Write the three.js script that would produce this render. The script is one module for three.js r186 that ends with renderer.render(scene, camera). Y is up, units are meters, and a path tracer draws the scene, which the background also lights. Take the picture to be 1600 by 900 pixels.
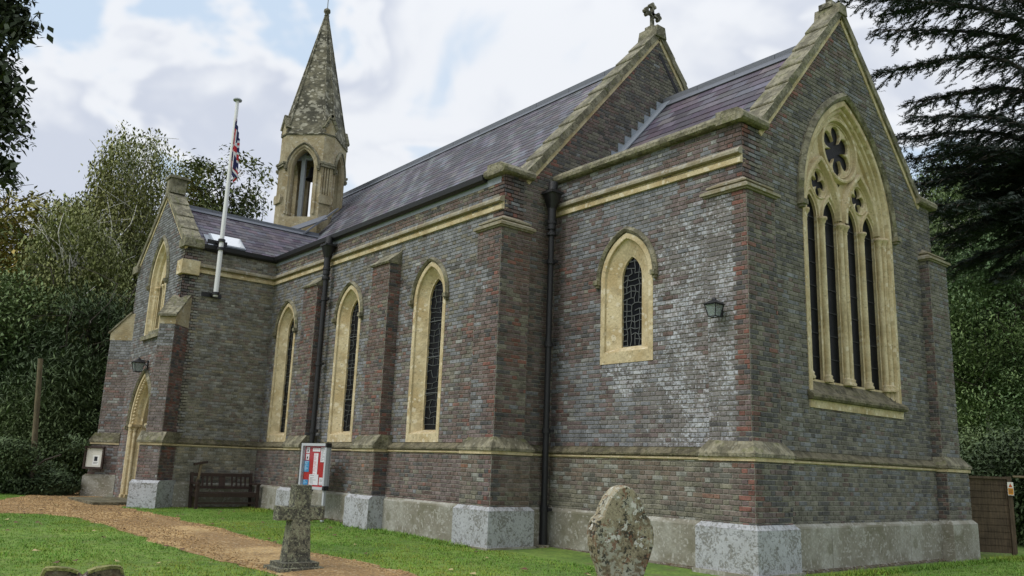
import * as THREE from 'three';
import { mergeGeometries } from 'three/addons/utils/BufferGeometryUtils.js';

// ---------------------------------------------------------------- camera, sky, sun, exposure
const scene = new THREE.Scene();
const D2R = Math.PI / 180;
const camera = new THREE.PerspectiveCamera(38.27, 16 / 9, 0.1, 2000);
camera.position.set(7.82, 1.5, 11.256);
camera.rotation.set(12.127 * D2R, 50.846 * D2R, 2.128 * D2R, 'YXZ');
camera.updateMatrixWorld(true);
const EXPOSURE = 1.17, SKY = 0.93;
const renderer = new THREE.WebGLRenderer({ antialias: true });
renderer.toneMapping = THREE.LinearToneMapping;
renderer.toneMappingExposure = EXPOSURE;
renderer.shadowMap.enabled = true;
const sun = new THREE.DirectionalLight(new THREE.Color(1.0, 0.96, 0.9), 1.5);
sun.position.set(-14, 46, 42);
sun.target.position.set(-8, 0, 0);
sun.castShadow = true;
sun.shadow.radius = 45;
sun.shadow.mapSize.set(2048, 2048);
Object.assign(sun.shadow.camera, { left: -40, right: 40, top: 40, bottom: -40, near: 1, far: 160 });
scene.add(sun, sun.target);

// ---------------------------------------------------------------- random and noise
function rng(seed) { let s = seed >>> 0; return () => { s = (s + 0x6D2B79F5) >>> 0; let t = s; t = Math.imul(t ^ (t >>> 15), t | 1); t ^= t + Math.imul(t ^ (t >>> 7), t | 61); return ((t ^ (t >>> 14)) >>> 0) / 4294967296; }; }
const R0 = rng(7);
const hash = (x, y, s) => { let h = Math.imul(x, 374761393) + Math.imul(y, 668265263) + Math.imul(s, 974634777) | 0; h = Math.imul(h ^ (h >>> 13), 1274126177); return ((h ^ (h >>> 16)) >>> 0) / 4294967296; };
function vnoise(x, y, s = 0, px = 0, py = 0) {          // value noise; px, py: period in cells
  const xi = Math.floor(x), yi = Math.floor(y); let fx = x - xi, fy = y - yi;
  fx = fx * fx * (3 - 2 * fx); fy = fy * fy * (3 - 2 * fy);
  const w = (a, p) => (p ? ((a % p) + p) % p : a);
  const x0 = w(xi, px), x1 = w(xi + 1, px), y0 = w(yi, py), y1 = w(yi + 1, py);
  const a = hash(x0, y0, s), b = hash(x1, y0, s), c = hash(x0, y1, s), d = hash(x1, y1, s);
  return a + (b - a) * fx + (c - a) * fy + (a - b - c + d) * fx * fy;
}
function fbm(x, y, oct, s = 0, p = 0) { let v = 0, a = 0.5, t = 0; for (let i = 0; i < oct; i++) { v += a * vnoise(x, y, s + i, p, p); t += a; x *= 2; y *= 2; p *= 2; a *= 0.55; } return v / t; }
const sm = (a, b, x) => { const t = Math.min(1, Math.max(0, (x - a) / (b - a))); return t * t * (3 - 2 * t); };
const mix = (a, b, t) => a + (b - a) * t;
const mix3 = (a, b, t) => [mix(a[0], b[0], t), mix(a[1], b[1], t), mix(a[2], b[2], t)];
const enc = (c) => 255 * (c <= 0.0031308 ? 12.92 * c : 1.055 * Math.pow(c, 1 / 2.4) - 0.055);

{ // overcast sky with brighter rifts and a few blue gaps; the same cloud field goes on all round
  const W = 2048, H = 1024, data = new Float32Array(W * H * 4);
  const gap = new THREE.Vector3(690 - 800, 450 - 95, -1297).applyEuler(camera.rotation).normalize();
  const gap2 = new THREE.Vector3(60 - 800, 450 - 30, -1297).applyEuler(camera.rotation).normalize();
  for (let j = 0; j < H; j++) for (let i = 0; i < W; i++) {
    const v = (j + 0.5) / H, u = (i + 0.5) / W, el = (v - 0.5) * Math.PI, az = (u - 0.5) * 2 * Math.PI;
    const y = Math.sin(el), c = Math.cos(el), x = c * Math.cos(az), z = c * Math.sin(az), k = (j * W + i) * 4;
    if (y < -0.02) { data[k] = 0.06; data[k + 1] = 0.075; data[k + 2] = 0.04; data[k + 3] = 1; continue; }
    const t = 1.6 / (Math.max(y, 0) + 0.16), px = x * t + 20, pz = z * t + 20;
    const wx = fbm(px * 0.7, pz * 0.7, 3, 50) - 0.5, wz = fbm(px * 0.7 + 9, pz * 0.7, 3, 60) - 0.5;
    const big = fbm(px * 0.75 + wx * 1.6, pz * 0.75 + wz * 1.6, 6, 3);
    const fine = fbm(px * 2.2 + wx * 2, pz * 2.2 + wz * 2, 6, 30);
    let dens = 0.5 + (big * 0.62 + fine * 0.38 - 0.5) * 1.25;                                  // thick cloud is greyer
    const g1 = Math.max(0, x * gap.x + y * gap.y + z * gap.z), g2 = Math.max(0, x * gap2.x + y * gap2.y + z * gap2.z);
    dens = dens * 0.8 + 0.2 * (1 - Math.abs(2 * fine - 1) * 2.2); dens -= 0.11 * Math.exp((g1 - 1) / 0.006) + 0.04 * Math.exp((g2 - 1) / 0.002);
    const blue = [0.55, 0.67, 0.82], white = [0.8, 0.825, 0.87], grey = [0.585, 0.63, 0.73];
    let col = mix3(blue, white, sm(0.36, 0.47, dens));
    col = mix3(col, grey, sm(0.5, 0.66, dens));
    col = mix3(col, [0.84, 0.87, 0.9], 0.5 * sm(0.2, 0.0, y));          // towards the horizon the layer looks whiter
    const lift = 1 + 0.5 * sm(0.45, 1.0, y);
    for (let q = 0; q < 3; q++) data[k + q] = col[q] * lift * SKY;
    data[k + 3] = 1;
  }
  const tx = new THREE.DataTexture(data, W, H, THREE.RGBAFormat, THREE.FloatType);
  tx.mapping = THREE.EquirectangularReflectionMapping; tx.magFilter = tx.minFilter = THREE.LinearFilter; tx.wrapS = THREE.RepeatWrapping; tx.needsUpdate = true;
  scene.background = tx; scene.environment = tx;
}

// ---------------------------------------------------------------- textures
function makeTex(n, fn, srgb = true, m = n) {
  const d = new Uint8Array(n * m * 4);
  for (let j = 0; j < m; j++) for (let i = 0; i < n; i++) {
    const c = fn(i / n, j / m), k = (j * n + i) * 4;
    for (let q = 0; q < 3; q++) { const v = Math.min(1, Math.max(0, c[q])); d[k + q] = srgb ? enc(v) : v * 255; }
    d[k + 3] = 255;
  }
  const t = new THREE.DataTexture(d, n, m, THREE.RGBAFormat); t.colorSpace = srgb ? THREE.SRGBColorSpace : THREE.NoColorSpace;
  t.wrapS = t.wrapT = THREE.RepeatWrapping; t.magFilter = THREE.LinearFilter; t.minFilter = THREE.LinearMipmapLinearFilter; t.generateMipmaps = true; t.needsUpdate = true; return t;
}
const N = (u, v, f, o, s) => fbm(u * f, v * f, o, s, f);          // tiling fbm
function spots(u, v, f, s, dens) {                                 // round blotches (lichen): 0..1
  const x = u * f, y = v * f, xi = Math.floor(x), yi = Math.floor(y); let best = 0;
  for (let a = -1; a < 2; a++) for (let b = -1; b < 2; b++) {
    const cx = xi + a, cy = yi + b, wx = ((cx % f) + f) % f, wy = ((cy % f) + f) % f;
    if (hash(wx, wy, s) > dens) continue;
    const r = 0.18 + 0.38 * hash(wx, wy, s + 1), dx = x - cx - hash(wx, wy, s + 2), dy = y - cy - hash(wx, wy, s + 3);
    const d = Math.hypot(dx, dy) / r + 0.9 * (fbm(x * 3, y * 3, 3, s + 5, f * 3) - 0.5);
    best = Math.max(best, sm(1, 0.7, d));
  }
  return best;
}
const grainTex = makeTex(512, (u, v) => { const a = 0.35 * N(u, v, 8, 4, 1) + 0.65 * N(u, v, 64, 3, 2); return [a, a, a]; }, false);
const brickTex = makeTex(1024, (u, v) => {                                    // 1.6 m
  const g = 0.62 + 0.55 * (N(u, v, 96, 3, 11) - 0.5) + 0.7 * (N(u, v, 10, 4, 12) - 0.5);
  const fl = sm(0.72, 0.8, N(u, v, 70, 2, 14)), dk = sm(0.7, 0.8, N(u, v, 26, 4, 15));
  let c = [g, g * 0.985, g * 0.97];
  c = mix3(c, [0.95, 0.95, 0.92], fl * 0.45); return mix3(c, [0.2, 0.2, 0.18], dk * 0.55);
});
const lichenBrickTex = makeTex(1536, (u, v) => {                              // 4 m: pale crust flaking over dark brick
  const g = 0.2 + 0.12 * (N(u, v, 200, 3, 21) - 0.5) + 0.16 * (N(u, v, 24, 4, 22) - 0.5);
  const m = 0.34 * N(u, v, 22, 5, 23) + 0.66 * N(u, v, 110, 4, 24);
  const area = N(u, v, 5, 4, 26) - 0.5;
  const k = sm(0.47, 0.62, m + area * 0.55);
  const w = 0.44 + 0.3 * (N(u, v, 140, 3, 25) - 0.5) + 0.16 * (N(u, v, 16, 3, 27) - 0.5);
  return mix3([g, g * 0.94, g * 0.92], [w, w * 1.03, w * 1.09], k * 0.92);
});
const stoneTex = makeTex(1024, (u, v) => {                                    // 2 m limestone
  const a = N(u, v, 6, 5, 31), b = N(u, v, 80, 3, 32);
  let c = mix3([0.6, 0.5, 0.31], [0.8, 0.73, 0.54], sm(0.3, 0.7, a));
  const f = 0.86 + 0.3 * (b - 0.5); c = c.map((x) => x * f);
  const st = sm(0.56, 0.72, fbm(u * 40, v * 5, 4, 33, 0) * 0 + N(u, v, 14, 5, 34));
  c = mix3(c, [0.38, 0.34, 0.24], st * 0.4);
  c = mix3(c, [0.83, 0.8, 0.7], spots(u, v, 20, 35, 0.22) * 0.7);
  return mix3(c, [0.24, 0.22, 0.16], spots(u, v, 44, 39, 0.1) * 0.45);
});
const mossStoneTex = makeTex(1024, (u, v) => {                                // 2 m: weathered stone with crust and moss
  const a = N(u, v, 10, 5, 41), b = N(u, v, 90, 3, 42);
  let c = mix3([0.17, 0.155, 0.1], [0.36, 0.33, 0.22], sm(0.32, 0.68, a)); c = c.map((x) => x * (0.75 + 0.5 * b));
  c = mix3(c, [0.075, 0.072, 0.042], sm(0.54, 0.7, N(u, v, 34, 4, 43)) * 0.6);
  c = mix3(c, [0.42, 0.4, 0.31], spots(u, v, 34, 45, 0.26) * 0.45);
  return mix3(c, [0.16, 0.17, 0.05], sm(0.6, 0.72, N(u, v, 16, 4, 47)) * 0.5);
});
const plinthTex = makeTex(1024, (u, v) => {                                   // 3 m: grey render, stained
  const a = N(u, v, 6, 5, 51), b = N(u, v, 120, 3, 52);
  let c = mix3([0.3, 0.28, 0.22], [0.44, 0.43, 0.37], sm(0.35, 0.65, a)); c = c.map((x) => x * (0.8 + 0.4 * b));
  c = mix3(c, [0.19, 0.18, 0.11], sm(0.52, 0.68, N(u, v, 9, 5, 53)) * 0.6);
  return mix3(c, [0.62, 0.61, 0.56], sm(0.62, 0.7, N(u, v, 60, 3, 55)) * 0.55);
});
const flakeTex = makeTex(1024, (u, v) => {                                    // 2 m: grey limewash, pitted and flaking
  const m = 0.26 * N(u, v, 6, 4, 61) + 0.34 * N(u, v, 22, 4, 62) + 0.4 * N(u, v, 80, 3, 67), b = N(u, v, 140, 2, 63);
  const under = mix3([0.13, 0.13, 0.1], [0.27, 0.25, 0.2], b), white = mix3([0.42, 0.43, 0.43], [0.66, 0.68, 0.7], 0.6 * N(u, v, 14, 4, 64) + 0.4 * b);
  let c = mix3(white, under, 0.7 * sm(0.5, 0.64, m));
  return mix3(c, [0.12, 0.12, 0.11], sm(0.6, 0.68, N(u, v, 70, 3, 66)) * 0.45);
});
const slateTex = makeTex(512, (u, v) => {                                     // 1.2 m
  const g = 0.7 + 0.4 * (N(u, v, 8, 4, 71) - 0.5) + 0.35 * (N(u, v, 60, 3, 72) - 0.5);
  const st = sm(0.6, 0.75, N(u, v, 20, 4, 73));
  return mix3([g, g, g], [1, 1, 1], st * 0.35);
});
const spireTex = makeTex(1024, (u, v) => {                                    // 3 m: dark weathered stone, pale lichen discs
  const a = N(u, v, 6, 5, 81), b = N(u, v, 70, 3, 82);
  let c = mix3([0.062, 0.058, 0.04], [0.17, 0.155, 0.105], sm(0.35, 0.7, a)); c = c.map((x) => x * (0.7 + 0.6 * b));
  c = mix3(c, [0.035, 0.034, 0.025], sm(0.55, 0.7, N(u, v, 20, 4, 86)) * 0.6);
  return mix3(c, [0.52, 0.49, 0.4], Math.max(spots(u, v, 26, 83, 0.24), 0.8 * sm(0.6, 0.7, N(u, v, 16, 5, 88))) * 0.6);
});
const graveTex = makeTex(1024, (u, v) => {                                    // 1.2 m: lichened headstone
  const a = N(u, v, 5, 5, 91), b = N(u, v, 90, 3, 92), e = N(u, v, 30, 4, 90);
  let c = mix3([0.13, 0.1, 0.06], [0.3, 0.26, 0.17], sm(0.35, 0.65, 0.6 * a + 0.4 * e)); c = c.map((x) => x * (0.6 + 0.8 * b));
  c = mix3(c, [0.36, 0.36, 0.29], sm(0.5, 0.6, 0.6 * N(u, v, 7, 5, 93) + 0.4 * e) * 0.75);
  c = mix3(c, [0.6, 0.59, 0.53], sm(0.585, 0.63, 0.55 * N(u, v, 6, 5, 95) + 0.45 * N(u, v, 24, 4, 96)) * 0.85);
  c = mix3(c, [0.17, 0.07, 0.035], sm(0.6, 0.68, 0.6 * N(u, v, 7, 4, 97) + 0.4 * N(u, v, 36, 3, 89)) * 0.75);
  return mix3(c, [0.03, 0.03, 0.022], sm(0.6, 0.65, 0.5 * N(u, v, 12, 4, 98) + 0.5 * N(u, v, 44, 3, 99)) * 0.9);
});
const crossTex = makeTex(1024, (u, v) => {                                    // 1 m: granite with grey green lichen
  const a = N(u, v, 9, 5, 101), b = N(u, v, 110, 3, 102);
  let c = mix3([0.085, 0.08, 0.06], [0.21, 0.2, 0.135], sm(0.35, 0.65, a)); c = c.map((x) => x * (0.5 + b));
  c = mix3(c, [0.3, 0.31, 0.2], sm(0.58, 0.66, N(u, v, 50, 3, 103)) * 0.8);
  return mix3(c, [0.035, 0.035, 0.03], sm(0.6, 0.68, N(u, v, 34, 3, 104)) * 0.8);
});
const grassTex = makeTex(1024, (u, v) => {                                    // 9 m
  const a = N(u, v, 5, 5, 111), b = N(u, v, 260, 2, 112), c0 = N(u, v, 60, 3, 113);
  let c = mix3([0.085, 0.155, 0.022], [0.165, 0.25, 0.038], sm(0.3, 0.7, 0.6 * a + 0.4 * c0)); c = c.map((x) => x * (0.55 + 0.9 * b));
  return mix3(c, [0.15, 0.14, 0.05], sm(0.63, 0.75, N(u, v, 34, 4, 114)) * 0.45);
});
const gravelTex = makeTex(1024, (u, v) => {                                   // 4 m
  const a = N(u, v, 6, 4, 121), b = N(u, v, 220, 2, 122), d = N(u, v, 120, 2, 123);
  let c = mix3([0.25, 0.155, 0.062], [0.46, 0.31, 0.135], sm(0.25, 0.75, a)); c = c.map((x) => x * (0.45 + 1.1 * b));
  c = mix3(c, [0.6, 0.5, 0.34], sm(0.7, 0.78, d) * 0.6); return mix3(c, [0.1, 0.066, 0.035], sm(0.68, 0.78, N(u, v, 90, 2, 124)) * 0.6);
});
const woodTex = makeTex(512, (u, v) => { const g = 0.62 + 0.7 * (fbm(u * 60, v * 4, 4, 131, 0) - 0.5) + 0.3 * (N(u, v, 8, 3, 132) - 0.5); return [g, g * 0.97, g * 0.92]; });
const barkTex = makeTex(512, (u, v) => { const g = 0.55 + 1.0 * (N(u, v, 24, 4, 141) - 0.5); return [g, g, g]; });
const birchTex = makeTex(512, (u, v) => mix3([0.6, 0.58, 0.52], [0.06, 0.055, 0.05], sm(0.55, 0.62, fbm(u * 5, v * 40, 4, 151, 0)) * 0.9));

// ---------------------------------------------------------------- materials
const std = (o) => new THREE.MeshStandardMaterial({ roughness: 0.9, metalness: 0, ...o });
const lin = (r, g, b) => new THREE.Color().setRGB(r, g, b);
const bump = (s, t = grainTex) => ({ bumpMap: t, bumpScale: s });
const M = {
  brick: std({ map: brickTex, vertexColors: true, ...bump(0.006), roughness: 0.88 }),
  lichenBrick: std({ map: lichenBrickTex, vertexColors: true, ...bump(0.006), roughness: 0.95 }),
  mortar: std({ color: lin(0.42, 0.41, 0.35), map: brickTex, ...bump(0.006) }),
  stone: std({ map: stoneTex, color: lin(0.86, 0.8, 0.68), ...bump(0.008) }),
  moss: std({ map: mossStoneTex, color: lin(0.72, 0.72, 0.73), ...bump(0.02) }),
  mossDark: std({ map: mossStoneTex, color: lin(0.5, 0.48, 0.44), ...bump(0.03) }),
  capStone: std({ map: stoneTex, color: lin(0.45, 0.45, 0.44), ...bump(0.012) }),
  plinth: std({ map: plinthTex, color: lin(0.75, 0.75, 0.74), ...bump(0.01) }),
  flake: std({ map: flakeTex, color: lin(0.76, 0.76, 0.77), ...bump(0.01, flakeTex) }),
  slate: std({ map: slateTex, vertexColors: true, roughness: 0.62, ...bump(0.004) }),
  underlay: std({ color: lin(0.03, 0.028, 0.035) }),
  spire: std({ map: spireTex, ...bump(0.03) }),
  lead: std({ color: lin(0.27, 0.3, 0.34), roughness: 0.55, ...bump(0.006) }),
  leadDark: std({ color: lin(0.13, 0.14, 0.165), roughness: 0.6, ...bump(0.006) }),
  iron: std({ color: lin(0.012, 0.012, 0.014), roughness: 0.5, ...bump(0.004) }),
  glass: new THREE.MeshPhysicalMaterial({ color: lin(0.006, 0.007, 0.009), roughness: 0.3, metalness: 0, specularIntensity: 0.18, ...bump(0.004) }),
  cameDark: std({ color: lin(0.014, 0.015, 0.016), roughness: 1 }),
  came: std({ color: lin(0.11, 0.12, 0.12), roughness: 0.7 }),
  darkWood: std({ color: lin(0.068, 0.04, 0.03), map: woodTex, roughness: 0.75, ...bump(0.004, woodTex) }),
  greyWood: std({ color: lin(0.3, 0.24, 0.15), map: woodTex, ...bump(0.006, woodTex) }),
  white: std({ color: lin(0.74, 0.74, 0.74), roughness: 0.45 }),
  grave: std({ map: graveTex, ...bump(0.02, graveTex) }),
  cross: std({ map: crossTex, ...bump(0.02, crossTex) }),
  grass: std({ map: grassTex, roughness: 1, ...bump(0.03, grassTex) }),
  gravel: std({ map: gravelTex, roughness: 1, ...bump(0.012, gravelTex) }),
  bark: std({ color: lin(0.085, 0.068, 0.05), map: barkTex, ...bump(0.03, barkTex) }),
  birch: std({ map: birchTex }),
  stoneGrey: std({ map: stoneTex, color: lin(0.56, 0.53, 0.47), ...bump(0.012) }),
  greyPaint: std({ color: lin(0.36, 0.39, 0.42), roughness: 0.6 }),
  lampGlass: new THREE.MeshPhysicalMaterial({ color: lin(0.75, 0.8, 0.8), transmission: 0.85, thickness: 0, roughness: 0.25 }),
  paintGrey: std({ color: lin(0.46, 0.48, 0.51), roughness: 0.5 }),
  darkGrave: std({ map: graveTex, color: lin(0.45, 0.42, 0.4), ...bump(0.02, graveTex) }),
  mossGreen: std({ map: mossStoneTex, color: lin(0.8, 0.85, 0.45), ...bump(0.03) }),
  poleWood: std({ color: lin(0.2, 0.165, 0.1), map: woodTex, ...bump(0.006, woodTex) }),
  fence: std({ color: lin(0.15, 0.11, 0.07), map: woodTex, ...bump(0.006, woodTex) }),
  door: std({ color: lin(0.06, 0.035, 0.02), map: woodTex, roughness: 0.7 }),
};

// ---------------------------------------------------------------- object helpers
const taken = {};
const numbered = (n) => { const k = taken[n] ?? 0; taken[n] = k + 1; return k ? `${n}_${String(k).padStart(3, '0')}` : n; };
const tag = (o, label, category, group, kind) => { Object.assign(o.userData, label ? { label } : {}, category ? { category } : {}, group ? { group } : {}, kind ? { kind } : {}); return o; };
function thing(name, label, category, pos = [0, 0, 0], turn = 0, group) { const o = new THREE.Group(); o.name = numbered(name); o.position.set(...pos); o.rotation.y = turn; tag(o, label, category, group); scene.add(o); return o; }
function part(name, geo, mat, parent) { const m = new THREE.Mesh(Array.isArray(geo) ? joined(geo) : geo, mat); m.name = name; m.castShadow = m.receiveShadow = true; parent.add(m); return m; }
function struct(name, geo, mat) { const m = part(numbered(name), geo, mat, scene); m.userData.kind = 'structure'; return m; }
function flat(g) { const q = g.index ? g.toNonIndexed() : g; for (const k of Object.keys(q.attributes)) if (!['position', 'normal', 'uv'].includes(k)) q.deleteAttribute(k); if (!q.attributes.normal) q.computeVertexNormals(); if (!q.attributes.uv) q.setAttribute('uv', new THREE.BufferAttribute(new Float32Array(q.attributes.position.count * 2), 2)); return q; }
function joined(list) { return list.length === 1 ? list[0] : mergeGeometries(list.map(flat)); }
function boxUV(g, s = 1) {                                       // uv in metres by the way each face points
  g = flat(g); const p = g.attributes.position, uv = new Float32Array(p.count * 2), a = new THREE.Vector3(), b = new THREE.Vector3(), c = new THREE.Vector3();
  for (let i = 0; i < p.count; i += 3) {
    a.fromBufferAttribute(p, i); b.fromBufferAttribute(p, i + 1); c.fromBufferAttribute(p, i + 2);
    const n = b.clone().sub(a).cross(c.clone().sub(a)), x = Math.abs(n.x), y = Math.abs(n.y), z = Math.abs(n.z);
    [a, b, c].forEach((q, k) => { const [U, V] = x >= y && x >= z ? [q.z, q.y] : y >= z ? [q.x, q.z] : [q.x, q.y]; uv[(i + k) * 2] = U / s; uv[(i + k) * 2 + 1] = V / s; });
  }
  g.setAttribute('uv', new THREE.BufferAttribute(uv, 2)); return g;
}
const box = (x0, x1, y0, y1, z0, z1) => new THREE.BoxGeometry(x1 - x0, y1 - y0, z1 - z0).translate((x0 + x1) / 2, (y0 + y1) / 2, (z0 + z1) / 2);
function prism(pts, d, M4, bevel = 0) {                          // polygon in x,y pushed d along z
  const g = new THREE.ExtrudeGeometry(new THREE.Shape(pts.map(([x, y]) => new THREE.Vector2(x, y))), { depth: d, bevelEnabled: bevel > 0, bevelSize: bevel, bevelThickness: bevel, bevelOffset: -bevel, bevelSegments: 1 });
  return M4 ? g.applyMatrix4(M4) : g;
}
const V3 = (x, y, z) => new THREE.Vector3(x, y, z);
function frame(o, u, n) { return new THREE.Matrix4().makeBasis(V3(...u), V3(0, 1, 0), V3(...n)).setPosition(V3(...o)); }
const SOUTH = (z) => frame([0, 0, z], [1, 0, 0], [0, 0, 1]);      // local x = x
const EAST = (x) => frame([x, 0, 0], [0, 0, -1], [1, 0, 0]);      // local x = -z
const WEST = (x) => frame([x, 0, 0], [0, 0, 1], [-1, 0, 0]);      // local x = z
// a moulding: profile of [out, up] points, run from u0 to u1 on a wall frame
function mould(F, prof, u0, u1) { return prism(prof.map(([o, y]) => [-o, y]), u1 - u0, new THREE.Matrix4().copy(F).multiply(new THREE.Matrix4().makeBasis(V3(0, 0, -1), V3(0, 1, 0), V3(1, 0, 0)).setPosition(u0, 0, 0))); }
function tube(pts, r0, r1, seg = 8, n = 6) {
  const c = new THREE.CatmullRomCurve3(pts), g = new THREE.TubeGeometry(c, seg, 1, n), p = g.attributes.position;
  for (let i = 0; i <= seg; i++) { const q = c.getPointAt(i / seg), r = mix(r0, r1, i / seg); for (let j = 0; j <= n; j++) { const k = i * (n + 1) + j; p.setXYZ(k, q.x + (p.getX(k) - q.x) * r, q.y + (p.getY(k) - q.y) * r, q.z + (p.getZ(k) - q.z) * r); } }
  return g;
}
const rod = (a, b, r, r2 = r, n = 8) => { const A = V3(...a), B = V3(...b), d = B.clone().sub(A), g = new THREE.CylinderGeometry(r2, r, d.length(), n); g.applyQuaternion(new THREE.Quaternion().setFromUnitVectors(V3(0, 1, 0), d.normalize())); return g.translate((A.x + B.x) / 2, (A.y + B.y) / 2, (A.z + B.z) / 2); };
const bar = (a, b, w, t) => { const A = V3(...a), B = V3(...b), d = B.clone().sub(A), g = new THREE.BoxGeometry(w, d.length(), t); g.applyQuaternion(new THREE.Quaternion().setFromUnitVectors(V3(0, 1, 0), d.normalize())); return g.translate((A.x + B.x) / 2, (A.y + B.y) / 2, (A.z + B.z) / 2); };
// how large a small piece shows in the photograph (to choose which pieces become parts of their own)
const seen = (p, n, w, h) => { const v = p.clone().sub(camera.position), d = v.length(), f = -v.dot(n) / d; if (f <= 0.02) return 0; const q = p.clone().project(camera); return Math.abs(q.x) > 1 || Math.abs(q.y) > 1 ? 0 : w * h * f / (d * d); };

// a store of many small slabs (bricks, slates): the 300 that show largest become meshes, the rest one part
class Slabs {
  constructor() { this.list = []; }
  add(c, U, V, Nn, hu, hv, d, col, mat, owner, uv) { this.list.push({ c, U, V, Nn, hu, hv, d, col, mat, owner, uv, a: seen(c, Nn, hu, hv) }); }
  static geo(list, uvScale) {
    const P = [], Q = [], T = [], C = [];
    const quad = (a, b, c, d, n, col, ta, tb, tc, td) => { for (const [q, t] of [[a, ta], [b, tb], [c, tc], [a, ta], [c, tc], [d, td]]) { P.push(q.x, q.y, q.z); Q.push(n.x, n.y, n.z); T.push(t[0] / uvScale, t[1] / uvScale); C.push(...col); } };
    for (const s of list) {
      const u = s.U.clone().multiplyScalar(s.hu), v = s.V.clone().multiplyScalar(s.hv), k = s.Nn.clone().multiplyScalar(s.d), e = Math.min(0.006, s.d * 0.4);
      const ui = s.U.clone().multiplyScalar(s.hu - e), vi = s.V.clone().multiplyScalar(s.hv - e), ko = s.Nn.clone().multiplyScalar(-e), c = s.c;
      const f = [c.clone().sub(ui).sub(vi), c.clone().add(ui).sub(vi), c.clone().add(ui).add(vi), c.clone().sub(ui).add(vi)];
      const m = [[-1, -1], [1, -1], [1, 1], [-1, 1]].map(([a, b]) => c.clone().addScaledVector(u, a).addScaledVector(v, b).add(ko));
      const bk = m.map((q) => q.clone().sub(k));
      const t = [[-s.hu, -s.hv], [s.hu, -s.hv], [s.hu, s.hv], [-s.hu, s.hv]].map(([a, b]) => [s.uv[0] + a, s.uv[1] + b]), ns = [s.V.clone().negate(), s.U, s.V, s.U.clone().negate()];
      quad(f[0], f[1], f[2], f[3], s.Nn, s.col, ...t);
      for (let i = 0; i < 4; i++) { const j = (i + 1) % 4, nb = ns[i].clone().add(s.Nn).normalize(); quad(m[i], m[j], f[j], f[i], nb, s.col, t[i], t[j], t[j], t[i]); quad(bk[i], bk[j], m[j], m[i], ns[i], s.col, t[i], t[j], t[j], t[i]); }
    }
    const g = new THREE.BufferGeometry();
    g.setAttribute('position', new THREE.BufferAttribute(new Float32Array(P), 3)); g.setAttribute('normal', new THREE.BufferAttribute(new Float32Array(Q), 3));
    g.setAttribute('uv', new THREE.BufferAttribute(new Float32Array(T), 2)); g.setAttribute('color', new THREE.BufferAttribute(new Float32Array(C), 3)); return g;
  }
  finish(name, mats, scales, root, most = 300) {
    const order = [...this.list].sort((a, b) => b.a - a.a), big = order.slice(0, most), rest = order.slice(most);
    for (const s of big) part(name, Slabs.geo([s], scales[s.mat]), mats[s.mat], s.owner);
    if (!rest.length) return;
    const gs = mats.map((_, i) => Slabs.geo(rest.filter((s) => s.mat === i), scales[i])), g = gs.length > 1 ? mergeGeometries(gs, true) : gs[0];
    const m = part(name, g, gs.length > 1 ? mats : mats[0], root); m.userData.kind = 'stuff';
  }
}
// ---------------------------------------------------------------- ground, path
const gy = (x) => Math.min(0.35, 0.008 * Math.max(0, -x));
{
  const g = new THREE.PlaneGeometry(600, 600, 200, 60).rotateX(-Math.PI / 2), p = g.attributes.position, uv = g.attributes.uv;
  for (let i = 0; i < p.count; i++) { p.setY(i, gy(p.getX(i))); uv.setXY(i, p.getX(i) / 9, p.getZ(i) / 9); }
  g.computeVertexNormals(); struct('lawn', g, M.grass);
}
const pathUp = [[12, 7.2], [2, 5.1], [-2.2, 4.75], [-5, 4.8], [-10, 4.75], [-13.3, 4.82], [-15.4, 4.95], [-16.2, 4.5], [-18.9, 4.4], [-21, 4.2], [-24, 3.72]];
const pathLo = [[12, 11], [3, 8], [-0.5, 6.75], [-3.2, 6.48], [-5.2, 6.66], [-8.2, 6.63], [-10.8, 6.63], [-12.5, 6.8], [-13.3, 7.4], [-13.7, 8.6], [-14.5, 11], [-18, 11], [-17.1, 9], [-17.5, 7.5], [-18.8, 6.95], [-21.5, 5.45], [-24, 4.2]];
const curve = (a, n) => new THREE.CatmullRomCurve3(a.map(([x, z]) => V3(x, 0, z)), false, 'catmullrom', 0.4).getPoints(n);
const pathPoly = [...curve(pathUp, 90), ...curve(pathLo, 110).reverse()].map((q, i) => [q.x + 0.15 * (vnoise(i * 0.9, 1, 5) - 0.5), q.z + 0.24 * (vnoise(i * 0.9, 4, 9) - 0.5)]);
const inside = (poly, x, y) => { let c = false; for (let i = 0, j = poly.length - 1; i < poly.length; j = i++) { const [xi, yi] = poly[i], [xj, yj] = poly[j]; if ((yi > y) !== (yj > y) && x < (xj - xi) * (y - yi) / (yj - yi) + xi) c = !c; } return c; };
{
  const g = new THREE.ShapeGeometry(new THREE.Shape(pathPoly.map(([x, z]) => new THREE.Vector2(x, -z)))).rotateX(-Math.PI / 2), p = g.attributes.position, uv = g.attributes.uv;
  for (let i = 0; i < p.count; i++) { p.setY(i, gy(p.getX(i)) + 0.006); uv.setXY(i, p.getX(i) / 4, p.getZ(i) / 4); }
  struct('gravel_path', g, M.gravel);
}

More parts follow.
